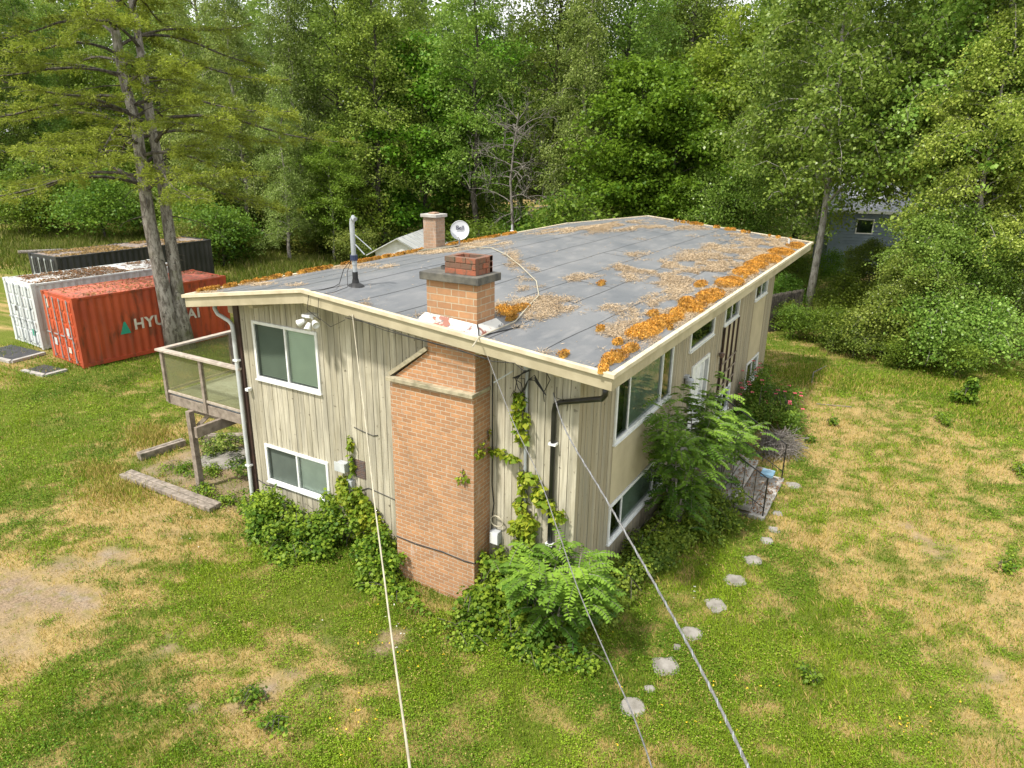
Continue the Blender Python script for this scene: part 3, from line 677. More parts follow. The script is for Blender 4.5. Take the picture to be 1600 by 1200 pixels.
mb.box(fx0+.008, fx1-.008, fy0+.008, fy0+.09, 6.11, 6.385, .2); mb.box(fx0+.012, fx1-.012, fy1-.09, fy1-.012, 6.11, 6.385, .2)
mb.box(fx0+.012, fx0+.09, fy0+.09, fy1-.09, 6.11, 6.385, .2); mb.box(fx1-.09, fx1-.012, fy0+.09, fy1-.09, 6.11, 6.385, .2)
m, t, p = NG('flue brick'); c = mixc(t, attr(t, 'tint'), (.13, .08, .055), (.33, .10, .05)); c = mixc(t, ramp(t, noise(t, 9, 6), [(.5, 0.), (.68, .85)]), c, (.10, .09, .06))
L(t, c, p.inputs['Base Color']); p.inputs['Roughness'].default_value = .9; bump(t, p, noise(t, 40, 4), .01)
mb.build('flue', m, ch, bevel=.005)
mb = MB(); mb.box(fx0+.1, fx1-.1, fy0+.1, fy1-.1, 6.10, 6.13); mb.build('flue_opening', MT['inside_dark'], ch)  # plate closing the flue, coloured dark for its unlit depth
mb = MB(); mb.lathe((-2.55, -.02, 6.11), [(.085, 0), (.10, .0), (.10, .05), (.085, .05), (.085, 0)], 16); mb.build('flue_pipe', MT['conc_dark'], ch)
# flashing skirt, painted white and rusting
m, t, p = NG('flashing'); c = mixc(t, ramp(t, noise(t, 2.6, 6), [(.56, 0.), (.60, 1.)]), (.60, .58, .53), (.26, .10, .065)); c = mixc(t, ramp(t, noise(t, 8, 5), [(.58, 0.), (.64, .7)]), c, (.10, .09, .09))
L(t, c, p.inputs['Base Color']); p.inputs['Roughness'].default_value = .6
mb = MB(); zt = 5.36
def q4(a, b, c_, d_): mb.add([a, b, c_, d_], [(0, 1, 2, 3)])
def zr(x, e=0.0): return float(zroof(x))-.02+e
A = [(SX0-.02, SY0-.02, zt+.06), (SX1+.02, SY0-.02, zt-.02), (SX1+.02, SY1+.02, zt-.02), (SX0-.02, SY1+.02, zt+.06)]
Bq = [(SX0-.1, SY0-.17, zr(SX0-.1)), (SX1+.14, SY0-.17, zr(SX1+.14)), (SX1+.14, SY1+.14, zr(SX1+.14)), (SX0-.1, SY1+.1, zr(SX0-.1))]
for k in range(4): q4(Bq[k], Bq[(k+1) % 4], A[(k+1) % 4], A[k])
mb.build('flashing', m, ch)
mb = MB(); mb.tube([Vector(A[1]), (Vector(A[1])+Vector(Bq[1]))/2+Vector((.02, -.01, 0)), Vector(Bq[1]), Vector((SX1+.35, SY1+.25, zr(SX1+.35, .01)))], .012, 5); mb.build('sealant', MT['cable_black'], ch)
mb = MB(); mb.tube([(-3.47, -.533, .92), (-3.0, -.536, .90), (-2.4, -.536, .93), (-1.9, -.535, .90), (-1.675, -.53, .91), (-1.675, -.1, .92)], .012, 5); mb.build('strap', MT['cable_black'], ch)
# ---- rear chimney
c0 = Vector((-8.2, 7.75, 5.1))
mb = MB(); mb.box(-8.66, -8.20, 7.35, 7.80, 4.95, 6.06); rc = mb.build('chimney', MT['brick_pale'], house); tag(rc, 'small pale brick chimney at the far left eave')
mb = MB(); mb.box(-8.72, -8.14, 7.29, 7.86, 6.06, 6.15); mb.build('cap', MT['concrete'], rc, bevel=.01)
mb = MB(); mb.box(-8.54, -8.32, 7.46, 7.70, 6.15, 6.19); mb.build('flue', MT['brick_pale'], rc)
mb = MB(); mb.hexa([(-8.86, 7.0, 5.06), (-7.8, 7.0, 5.22), (-7.8, 8.1, 5.22), (-8.86, 8.1, 5.06), (-8.68, 7.33, 5.12), (-8.18, 7.33, 5.2), (-8.18, 7.82, 5.2), (-8.68, 7.82, 5.12)]); mb.build('flashing', MT['conc_foot'], rc)

# ---- pipes and fittings on the walls
vb = Vector((-4.95, .33, 5.49))
mb = MB(); mb.tube([vb, vb+Vector((0, 0, .45))], .042, 12); mb.tube([vb+Vector((0, 0, .42)), vb+Vector((-.01, 0, .62))], .052, 12); mb.tube([vb+Vector((-.01, 0, .60)), vb+Vector((-.01, 0, 1.18)), vb+Vector((.005, -.0, 1.26)), vb+Vector((.05, -.02, 1.30)), vb+Vector((.11, -.03, 1.27))], .047, 12)
vp = mb.build('vent_pipe', MT['metal_grey'], house, smooth=False)
mb = MB(); mb.lathe(vb, [(.17, .0), (.15, .02), (.07, .07), (.06, .14)], 14); mb.tube([vb+Vector((0, 0, .10)), vb+Vector((0, 0, .28))], .054, 12); mb.build('boot', MT['cable_black'], vp)
mb = MB(); mb.tube([vb+Vector((-.005, 0, .50)), vb+Vector((-.005, 0, .60))], .072, 12); mb.build('clamp', plain('dark blue tape', (.02, .03, .08), None, .5), vp)
mb = MB(); mb.tube([vb+Vector((.05, 0, .8)), vb+Vector((.22, .05, .62))], .012, 6); mb.tube([vb+Vector((.05, .0, .98)), vb+Vector((.35, .1, .72))], .009, 6); mb.build('bracket', MT['metal_grey'], vp)
mb = MB(); pz = vb+Vector((-.06, -.02, .5))
mb.tube([pz, pz+Vector((-.16, -.05, -.18)), pz+Vector((-.2, -.15, -.45)), (-5.0, -.2, 5.56), (-4.95, -.5, 5.57), (-5.15, -.68, 5.54), (-5.2, -.72, 5.2), (-5.0, -.6, 5.0)], .007, 5)
mb.tube([pz, pz+Vector((-.08, -.04, -.22)), (-4.85, .0, 5.54), (-4.75, -.45, 5.53), (-4.9, -.69, 5.5), (-4.95, -.72, 5.1), (-4.7, -.66, 4.93), (-4.3, -.7, 5.12)], .006, 5)
tag(mb.build('cable', MT['cable_black'], house), 'thin black wires looping from the roof vent over the fascia')
mb = MB(); mb.tube([(-4.3, -.69, 5.16), (-3.6, -.7, 5.13), (-2.8, -.70, 5.02), (-1.9, -.70, 4.96), (-1.2, -.70, 4.86), (-.8, -.70, 4.90), (-.62, -.71, 4.8)], .007, 5); mb.tube([(-4.2, -.70, 5.21), (-3.4, -.7, 5.06), (-2.5, -.7, 4.99), (-1.3, -.7, 4.89)], .006, 5); mb.build('cable', MT['cable_black'], house)
def dpipe(pts, r_, mat, lab, straps):
    mb = MB(); mb.tube(pts, r_, 10); d = mb.build('downpipe', MT[mat], house, smooth=True); tag(d, lab)
    for s in straps:
        q = MB(); q.box(s[0]-r_*1.5, s[0]+r_*1.5, s[1]-r_*1.15, s[1]+r_*1.3, s[2]-.02, s[2]+.02); q.build('strap', MT['white'], d)
    return d
dpipe([(-8.70, -.05, 4.80), (-8.68, -.08, 4.66), (-8.55, -.12, 4.57), (-8.2, -.12, 4.46), (-8.12, -.12, 4.38), (-8.11, -.12, 4.2), (-8.11, -.12, .35), (-8.1, -.16, .22), (-8.0, -.35, .10), (-7.93, -.48, .05)], .045, 'pipe_white', 'pale downpipe at the left corner of the gable', [(-8.11, -.12, 3.6), (-8.11, -.12, 1.1)])
dpipe([(.66, -.52, 4.75), (.66, -.52, 4.60), (.60, -.49, 4.52), (-.28, -.10, 4.17), (-.38, -.075, 4.10), (-.40, -.075, 3.98), (-.40, -.075, .25)], .045, 'black', 'black downpipe at the right corner of the gable', [(-.40, -.075, 3.4), (-.40, -.075, 1.5)])
mb = MB(); mb.tube([(-.93, -.06, 4.6), (-.93, -.06, .5)], .03, 8); cdt = mb.build('conduit', MT['metal_grey'], house); 
mb = MB(); mb.lathe((-.93, -.06, 4.58), [(.03, 0), (.06, .03), (.07, .09), (.03, .12), (0, .12)], 12); mb.build('weatherhead', MT['metal_grey'], cdt)
mb = MB()
for k in range(4):
    o_ = k*.03; mb.tube([(-.93+o_, -.1, 4.62), (-1.05-o_, -.18, 4.45), (-1.08+o_*2, -.2, 4.22+o_*3), (-.98+o_, -.2, 4.2+o_), (-.80, -.25, 4.5), (-.66, -.3, 4.62-o_), (-.42, -.34, 4.33)], .008, 5)
mb.tube([(-.6, -.1, 4.7), (-.5, -.06, 4.5), (-.62, -.05, 4.25), (-.6, -.05, 4.1)], .008, 5)
mb.tube([(-.18, -.45, 4.55), (-.2, -.4, 4.35), (-.14, -.1, 4.2), (-.18, -.05, 4.02)], .006, 5)
tag(mb.build('cable', MT['cable_black'], house), 'loops of black service wires under the eave')
mb = MB(); mb.bar((-1.42, -.3, 4.36), (-1.06, -.3, 4.62), .035, .02); mb.build('bracket', MT['metal_grey'], house)
mb = MB(); mb.tube([(-1.60, -.06, 4.4), (-1.60, -.06, 2.3), (-1.56, -.06, 1.95), (-1.6, -.06, 1.6), (-1.6, -.06, 1.3)], .012, 6); mb.build('cable', MT['cable_black'], house)
mb = MB(); rr = .13
mb.tube([(-1.48+rr*math.cos(a), -.08-.01*math.sin(a*2), 1.62+rr*.8*math.sin(a)) for a in np.linspace(0, 4*PI, 40)], .012, 6); mb.build('hose', MT['cable_cream'], house)
mb = MB(); mb.box(-1.6, -1.42, -.14, -.005, 1.16, 1.42); jb = mb.build('junction_box', MT['box_grey'], house, bevel=.008); mb = MB(); mb.box(-1.59, -1.43, -.152, -.142, 1.18, 1.40); mb.build('lid', MT['white'], jb)
mb = MB(); mb.box(-5.14, -4.9, -.2, -.005, 1.66, 1.88) if False else mb.box(-5.33, -5.09, -.17, -.01, 1.68, 1.88); eb = mb.build('junction_box', MT['box_grey'], house, bevel=.01); mb = MB(); mb.box(-5.35, -5.07, -.19, -.17, 1.70, 1.90); mb.build('lid', MT['pipe_white'], eb)
mb = MB(); mb.box(-5.14, -4.96, -.13, -.01, 1.30, 1.52); mb.build('junction_box', MT['box_grey'], house, bevel=.008)
mb = MB(); mb.box(-4.97, -4.67, -.018, .01, 1.59, 1.98); gr = mb.build('vent_grille', MT['rustplate'], house)
mb = MB()
for k in range(9): mb.box(-4.95, -4.69, -.026, -.019, 1.62+k*.04, 1.635+k*.04)
mb.build('louvre', MT['rustplate'], gr)
mb = MB(); mb.tube([(-8.0, -.012, .72), (-7.7, -.014, .66), (-5.6, -.014, .9), (-4.6, -.016, 1.42), (-3.9, -.014, 1.34), (-3.5, -.014, 1.30)], .008, 5); mb.build('cable', MT['cable_black'], house)
mb = MB(); mb.tube([(-4.9, -.014, 2.7), (-4.7, -.016, 2.66), (-4.4, -.016, 2.62), (-4.28, -.014, 2.66)], .008, 5); mb.build('cable', MT['cable_black'], house)
mb = MB(); mb.tube([(-7.88, -.02, 2.95), (-7.88, -.10, 2.95)], .03, 8); mb.box(-7.93, -7.84, -.13, -.02, 2.93, 2.99); mb.build('sensor', MT['white'], house)
# floodlight with three heads under the ridge beam
mb = MB(); mb.box(-5.55, -5.35, -.54, -.30, 4.98, 5.03); fl = mb.build('floodlight', MT['white'], house); tag(fl, 'white three headed security light under the gable eave')
for dx, dz, ax_ in ((-.22, -.06, (-.9, -.5, -.55)), (.02, -.12, (.1, -.6, -.9)), (.24, -.04, (.9, -.5, -.4))):
    a = Vector((-5.45+dx*.4, -.45, 4.95)); q = MB(); v_ = Vector(ax_).normalized()
    q.tube([(-5.45, -.43, 5.0), a], .022, 8); b_ = Vector((-5.45+dx*.55, -.46, 4.93+dz*.6))
    q.lathe(b_, [(0, -.01), (.04, 0), (.055, .05), (.075, .14), (.066, .145), (.055, .12), (0, .12)], 14, tuple(v_)); q.build('lamp_head', MT['white'], fl, smooth=True)
# wall lamp by the door
mb = MB(); mb.box(-.0, .10, 5.86, 6.02, 2.98, 3.04); mb.lathe((.12, 5.94, 2.84), [(.05, .16), (.11, .1), (.09, -.06), (.0, -.08)], 12); mb.build('porch_lamp', MT['box_grey'], house)
for (cy_, z0_, z1_) in ((8.72, .3, 4.3), (11.35, .3, 3.9)):
    pass
# trellis
tr_ = empty('trellis', (.05, 10, 2.5), 'dark brown wooden trellis on the side wall below a window', 'trellis')
for yv in np.linspace(9.22, 10.76, 4): mb = MB(); mb.box(.03, .07, yv-.03, yv+.03, 1.52, 3.5); mb.build('upright', MT['dark_trim'], tr_)
for zv in (1.78, 2.12, 2.46): mb = MB(); mb.box(.07, .09, 9.15, 10.85, zv-.017, zv+.017); mb.build('crosspiece', MT['wood_grey'], tr_)
mb = MB(); mb.box(.012, .02, 9.24, 10.74, 1.52, 3.5); mb.build('backing', MT['stucco'], tr_)
bx = MB(); bx.lathe((.1, 8.95, 2.72), [(0, 0), (.06, .02), (.085, .12), (.02, .17)], 10); pt = tag(bx.build('bird_feeder', MT['rustplate']), 'small rust brown feeder hung beside the trellis', 'bird feeder')

# ---- satellite dish
sdish = empty('satellite_dish', (-8.2, 8.5, 5.16), 'round pale grey satellite dish on a short mast by the small chimney', 'satellite dish')
cD = Vector((-8.02, 8.35, 5.62)); nD = Vector((.42, -.88, .22)).normalized()
prof = [(0, 0)]+[(.29*k/8, .055*(k/8)**2) for k in range(1, 9)]+[(.292, .066), (.28, .06)]
mb = MB(); mb.lathe(cD, prof, 32, tuple(nD)); dd_ = mb.build('dish', MT['dish'], sdish, smooth=True)
mb = MB(); mb.tube([(-8.17, 8.52, 5.14), (-8.17, 8.52, 5.55), tuple(cD-nD*.04)], .028, 10); mb.lathe((-8.17, 8.52, 5.13), [(.11, 0), (.11, .02), (.03, .03)], 12); mb.build('mast', MT['metal_grey'], sdish)
xr = Vector((nD.y, -nD.x, 0)).normalized()*-1; yu = nD.cross(xr).normalized()
if yu.z < 0: yu = -yu
mb = MB(); a0 = cD-yu*.27+nD*.03; a1 = cD-yu*.22+nD*.34; mb.tube([a0, a1], .014, 8); mb.build('arm', MT['dish'], sdish)
mb = MB(); mb.lathe(a1, [(0, -.06), (.035, -.06), (.045, .0), (.03, .04), (0, .04)], 12, tuple((cD-a1).normalized())); mb.build('receiver', MT['white'], sdish)
def text(body, mat, name, parent, mtx, size, ext=.002, off=.0, space=1.0):
    cu = bpy.data.curves.new(name, 'FONT'); cu.body = body; cu.size = size; cu.extrude = ext; cu.offset = off; cu.space_character = space
    cu.align_x = 'CENTER'; cu.align_y = 'CENTER'
    ob = bpy.data.objects.new(name, cu); COL.objects.link(ob); bpy.context.view_layer.update()
    me = bpy.data.meshes.new_from_object(ob.evaluated_get(bpy.context.evaluated_depsgraph_get()))
    bpy.data.objects.remove(ob); me.transform(mtx); me.materials.clear(); me.materials.append(mat)
    o_ = bpy.data.objects.new(name, me); COL.objects.link(o_)
    if parent: setpar(o_, parent)
    return o_
def frame(o_, xa, ya):
    xa = Vector(xa).normalized(); ya = Vector(ya).normalized(); za = xa.cross(ya)
    mm = Matrix((xa, ya, za)).transposed().to_4x4(); mm.translation = Vector(o_); return mm
xr2 = yu.cross(nD).normalized()
text('Bell', plain('dark lettering', (.03, .03, .06), None, .6), 'lettering', dd_, frame(cD+nD*.052+yu*.07, xr2, yu), .17, .001, .004)
mb = MB(); mb.tube([(-8.17, 8.5, 5.3), (-8.4, 8.2, 5.25), (-8.7, 8.0, 5.1)], .008, 5); mb.build('cable', MT['cable_cream'], sdish)

# ---- cable lying on the roof
pts = [RF(*q) for q in [(738, 543), (748, 528), (770, 518), (805, 503), (825, 480), (842, 462), (838, 440), (812, 415), (790, 398), (768, 388), (735, 386), (700, 389)]]
mb = MB(); mb.tube([(q[0], q[1], q[2]+.01) for q in pts], .012, 6); tag(mb.build('roof_cable', MT['cable_cream']), 'cream cable snaking across the roof past the big chimney', 'cable')
for q in [(800, 360), (1232, 383)]:
    a = RF(*q); mb = MB(); mb.tube([(a[0], a[1], a[2]-.02), (a[0], a[1], a[2]+.22)], .035, 8); mb.lathe((a[0], a[1], a[2]-.02), [(.09, 0), (.05, .04)], 10)
    mb.build('vent_pipe', MT['pipe_white'], house)

# ---- litter and moss on the roof
LIT = [(850, 470, 60, 16, 1), (830, 440, 22, 26, .9), (800, 408, 16, 16, .7), (905, 432, 30, 9, .8), (950, 438, 40, 7, .8), (980, 420, 40, 12, .8), (1000, 400, 40, 10, .6),
       (880, 478, 70, 10, .9), (800, 490, 55, 14, .9), (790, 505, 40, 14, .8), (1060, 470, 50, 26, 1.2), (1010, 500, 50, 22, 1.1), (1110, 440, 60, 26, 1.2), (1160, 415, 60, 22, 1.2), (1210, 395, 40, 14, 1),
       (960, 520, 30, 18, 1.), (940, 478, 25, 6, .5), (1050, 425, 60, 16, .8), (1090, 405, 70, 12, .7), (1110, 385, 80, 8, .6), (870, 360, 70, 5, .8), (950, 352, 60, 4, .9), (1060, 355, 90, 5, .8), (1150, 368, 80, 6, .9), (1210, 378, 50, 6, 1),
       (1020, 345, 60, 4, .5), (860, 548, 70, 7, .6), (790, 538, 40, 4, .5), (560, 478, 24, 8, 1), (570, 470, 10, 5, .5), (330, 458, 60, 5, .8), (420, 443, 90, 4, .8), (560, 415, 90, 5, .8), (660, 392, 60, 5, .8), (740, 378, 70, 7, .9), (690, 384, 50, 5, .8),
       (930, 400, 40, 6, .4), (620, 480, 30, 6, .15), (1000, 372, 40, 5, .4), (900, 382, 50, 5, .3), (975, 585, 30, 10, .7), (1040, 540, 20, 20, .8), (655, 490, 12, 5, .7), (960, 545, 22, 12, 1)]
def litmap(x, y):
    t_ = 0
    for (px, py, rx, ry, v) in LIT:
        c_ = RF(px, py); e = RF(px+rx, py)-c_; f_ = RF(px, py-ry)-c_
        D = e[0]*f_[1]-e[1]*f_[0]; dx = x-c_[0]; dy = y-c_[1]
        a = (dx*f_[1]-dy*f_[0])/D; b = (e[0]*dy-e[1]*dx)/D; t_ = t_+v*np.exp(-(a*a+b*b))
    return t_
n = 900000; x = RXL+.06+rg.random(n)*(RXR-RXL-.12); y = RY0+.08+rg.random(n)*(RY1-RY0-.16)
nz = np.clip((fbm(x*1.6, y*.8, .55, 91, 4)-.42)*4, 0, 1.6)
edge = .55*np.exp(-(x-RXL)/.12)+.35*np.exp(-(y-RY0)/.06)+.4*np.exp(-(RY1-y)/.3)+.35*np.exp(-(RXR-x)/.25)
pr_ = np.clip(np.maximum(litmap(x, y)-.38, 0)*nz*2.4+edge*nz+.0012, 0, 1); k = rg.random(n) < pr_
inst = (x > SX0-.05) & (x < SX1+.05) & (y > SY0-.1) & (y < SY1+.05); k &= ~inst
x = x[k]; y = y[k]; n = len(x); P = np.stack([x, y, zroof(x)-.018+.02*rg.random(n)*np.clip(pr_[k]*1.5, .2, 1)], 1)
d = rg.normal(size=(n, 3)); d[:, 2] *= .12; up = np.zeros((n, 3)); up[:, 2] = 1
V, F = leaves(P, .04+.06*rg.random(n), rg, .11, nrm=up, dirs=unit(d), fold=.02)
tn = np.clip(rg.random(n)*.7+.35*vn(x, y, .5, 4), 0, 1)
tag(npmesh('needle_litter', V, F, MT['litter'], tint=tn), 'tan fallen needles and twigs drifted over the roof', 'roof litter', kind='stuff')
MOSS = [(962, 557, 20, 7), (948, 566, 10, 4), (985, 545, 13, 5), (1008, 517, 26, 10), (1030, 503, 18, 8), (1052, 498, 14, 6), (1082, 478, 20, 8), (1055, 487, 8, 3), (1072, 470, 10, 4), (1110, 461, 19, 7), (1140, 441, 20, 6), (1165, 424, 17, 5), (1182, 413, 16, 5), (1200, 405, 18, 5), (1222, 394, 18, 4), (1245, 384, 12, 3), (1110, 470, 8, 3), (943, 577, 8, 3), (1020, 490, 8, 3),
        (795, 487, 14, 5), (812, 482, 10, 5), (800, 497, 7, 3), (785, 482, 9, 3), (938, 514, 7, 2), (880, 554, 8, 3), (965, 535, 6, 3), (1095, 444, 9, 3), (940, 443, 4, 2)]
for k in range(125):
    a = rg.random()
    if k < 90: yy = RY0+.3+a*13.5; xx = RXL+.08+.08*rg.random(); c_ = (xx, yy)
    elif k < 108: xx = -5.35+6*rg.random(); yy = RY1-.12-.25*rg.random()
    else: yy = RY0+3+14*a; xx = RXR-.1-.3*rg.random()
    MOSS.append((None, xx, yy, .03+.08*rg.random()))
Vs, Fs = [], []; FP = []; off = 0
for q in MOSS:
    if q[0] is None: cx_, cy_, r1 = q[1], q[2], q[3]; r2 = r1*1.6
    else:
        c_ = RF(q[0], q[1]); cx_, cy_ = c_[0], c_[1]; r1 = max(.07, np.hypot(*(RF(q[0]+q[2], q[1])-c_)[:2])*.75); r2 = max(.08, np.hypot(*(RF(q[0], q[1]-q[3])-c_)[:2])*1.5)
    if cx_+r1*.8 > RXR-.05: cx_ = RXR-.05-r1*.8
    m_ = 14; nr = 5; vv = [(cx_, cy_, float(zroof(cx_))+.05)]
    for i in range(1, nr+1):
        for j in range(m_):
            th = 2*PI*j/m_; rr_ = i/nr*(1+.35*(vn(np.array([cx_*3+math.cos(th)*1.5]), np.array([cy_*3+math.sin(th)*1.5]), .8, 2)[0]-.5)*2)
            X_ = cx_+math.cos(th)*r1*rr_; Y_ = cy_+math.sin(th)*r2*rr_; X_ = min(X_, RXR-.05)
            hh = .075*math.sqrt(max(0, 1-(i/nr)**2))*(.6+.9*float(vn(np.array([X_]), np.array([Y_]), .07, 3)[0]))
            vv.append((X_, Y_, float(zroof(X_))-.03+hh))
    Vs += vv
    Fs += [(off, off+1+j, off+1+(j+1) % m_, off+1+(j+1) % m_) for j in range(m_)]
    Fs += [(off+1+i*m_+j, off+1+(i+1)*m_+j, off+1+(i+1)*m_+(j+1) % m_, off+1+i*m_+(j+1) % m_) for i in range(nr-1) for j in range(m_)]
    off += len(vv); cnt = int(9000*r1*r2)+60
    th = rg.random(cnt)*2*PI; rr_ = np.sqrt(rg.random(cnt)); FPx = cx_+np.cos(th)*r1*rr_*1.08; FPy = cy_+np.sin(th)*r2*rr_*1.08
    FPx = np.minimum(FPx, RXR-.05); FP.append(np.stack([FPx, FPy, zroof(FPx)-.02+.075*np.sqrt(np.maximum(0, 1-rr_**2))], 1))
mb = MB(); mb.v = [tuple(map(float, v)) for v in Vs]; mb.f = [tuple(dict.fromkeys(f)) for f in Fs]; mb.a = [.5]*len(Fs)
tag(mb.build('moss', MT['moss'], smooth=True), 'orange moss cushions along the roof edges', 'moss', kind='stuff')
FP = np.concatenate(FP); n = len(FP); d = rg.normal(size=(n, 3)); d[:, 2] = np.abs(d[:, 2])*.8+.2
V, F = leaves(FP, .022+.034*rg.random(n), rg, .4, dirs=unit(d))
tag(npmesh('moss_tufts', V, F, MT['mossfuzz'], tint=np.clip(rg.random(n)*.6+1.6*(fbm(FP[:, 0], FP[:, 1], .16, 2, 3)-.35), 0, 1)), 'fuzzy orange tufts covering the roof moss', 'moss', kind='stuff')

# ================================================================== BALCONY
bal = empty('balcony', (-9.4, 1.8, 2.2), 'grey wooden balcony with frosted panels at the left end of the house', 'balcony')
BX0, BX1, BY0, BY1, FZ, RZ = -10.86, -8.16, -.02, 3.9, 2.30, 3.42
mb = MB()
for k in range(int((BY1-BY0)/.145)): mb.box(BX0+.02, BX1, BY0+.02+k*.145, BY0+.02+k*.145+.138, FZ-.04, FZ, rnd.random())
mb.build('floor', plain('worn deck paint', (.40, .43, .44), (.28, .29, .29), .5, 3), bal)
mb = MB(); mb.box(BX0, BX1, BY0-.04, BY0, FZ-.26, FZ-.03); mb.box(BX0-.04, BX0, BY0-.04, BY1, FZ-.26, FZ-.03); mb.box(BX0, BX1, BY1, BY1+.04, FZ-.26, FZ-.03)
for xv in (-10.3, -9.6, -8.9, -8.3): mb.box(xv-.02, xv+.02, BY0, BY1, FZ-.24, FZ-.045)
mb.build('frame', MT['wood_grey'], bal, bevel=.004)
mb = MB(); mb.box(-9.06, -8.97, -.72, 2.5, FZ-.52, FZ-.27); tag(mb.build('joist', MT['wood_grey'], bal, bevel=.006), 'brown beam sticking out below the balcony')
mb = MB(); mb.box(-10.5, -8.2, .12, .22, FZ-.46, FZ-.262) if False else mb.box(-10.4, -9.10, .10, .19, FZ-.42, FZ-.262); mb.build('beam', MT['wood_grey'], bal)
mb = MB(); mb.hexa([(-10.06, -.20, -.1), (-9.92, -.20, -.1), (-9.92, -.06, -.1), (-10.06, -.06, -.1), (-10.08, -.20, FZ-.262), (-9.94, -.20, FZ-.262), (-9.94, -.06, FZ-.262), (-10.08, -.06, FZ-.262)]); mb.build('post', MT['wood_grey'], bal, bevel=.006)
mb = MB(); mb.bar((-9.98, .02, 1.62), (-9.55, .14, 2.02), .07, .09); mb.build('brace', MT['wood_grey'], bal)
mb = MB(); mb.box(-10.05, -9.92, 3.4, 3.52, -.1, FZ-.262); mb.build('post', MT['wood_grey'], bal)
posts = [(BX0, BY0), (-9.45, BY0), (BX1+.02, BY0), (BX0, 1.9), (BX0, BY1)]
for (a, b) in posts:
    mb = MB(); mb.box(a-.045, a+.045, b-.085, b-.0, FZ-.20, RZ-.05) if b == BY0 else mb.box(a-.085, a+.0, b-.045, b+.045, FZ-.20, RZ-.05)
    mb.build('rail_post', MT['wood_grey'], bal, bevel=.004)
mb = MB(); mb.box(BX0-.14, BX1+.10, BY0-.13, BY0+.03, RZ-.05, RZ); mb.box(BX0-.14, BX0+.02, BY0+.03, BY1+.05, RZ-.05, RZ); mb.build('handrail', MT['wood_pale'], bal, bevel=.005)
mb = MB(); mb.box(BX0+.05, -9.50, BY0-.06, BY0-.01, FZ+.04, FZ+.10); mb.box(-9.40, BX1-.03, BY0-.06, BY0-.01, FZ+.04, FZ+.10); mb.box(BX0-.06, BX0-.01, BY0+.05, 1.85, FZ+.04, FZ+.1); mb.box(BX0-.06, BX0-.01, 1.95, BY1-.05, FZ+.04, FZ+.1); mb.build('lower_rail', MT['wood_pale'], bal, bevel=.004)
for (a, b) in ((BX0+.05, -9.50), (-9.40, BX1-.03)):
    mb = MB(); mb.box(a, b, BY0-.04, BY0-.033, FZ+.10, RZ-.05); mb.build('panel', MT['frost'], bal)
for (a, b) in ((BY0+.05, 1.85), (1.95, BY1-.05)):
    mb = MB(); mb.box(BX0-.04, BX0-.033, a, b, FZ+.10, RZ-.05); mb.build('panel', MT['frost'], bal)
# timber bed under the balcony
def timber(a, b, w_, h_, lab, mat='wood_timber', name='timber_edging', z=.02):
    mb = MB(); a = Vector(a); b = Vector(b); n_ = 7
    for k in range(2):
        o_ = (b-a).cross(Vector((0, 0, 1))).normalized()*(k-.5)*w_*.52
        A_ = a+o_; B_ = b+o_
        mb.bar((A_.x, A_.y, z+h_/2-.006*k), (B_.x, B_.y, z+h_/2-.01*k), w_*.48, h_, k*.5)
    return tag(mb.build(name, MT[mat], bevel=.012), lab, 'timber edging', 'timber edging of the planting bed')
timber((-12.15, -.70, 0), (-8.75, -.66, 0), .34, .12, 'long split grey timber edging the bed in front of the balcony post')
timber((-12.75, .05, 0), (-12.6, 1.3, 0), .22, .2, 'short grey timber at the outer end of the bed')
timber((-12.45, 1.75, 0), (-11.2, 2.6, 0), .22, .2, 'grey timber at the back of the bed behind the balcony post')
mb = MB(); c_ = G(385, 730); mb.lathe((c_[0]-.9, c_[1]+.1, -.02), [(.75, 0), (.72, .05), (.0, .06)], 9); tag(mb.build('paving_slab', MT['stone']), 'worn pale slab on the soil under the balcony', 'slab')

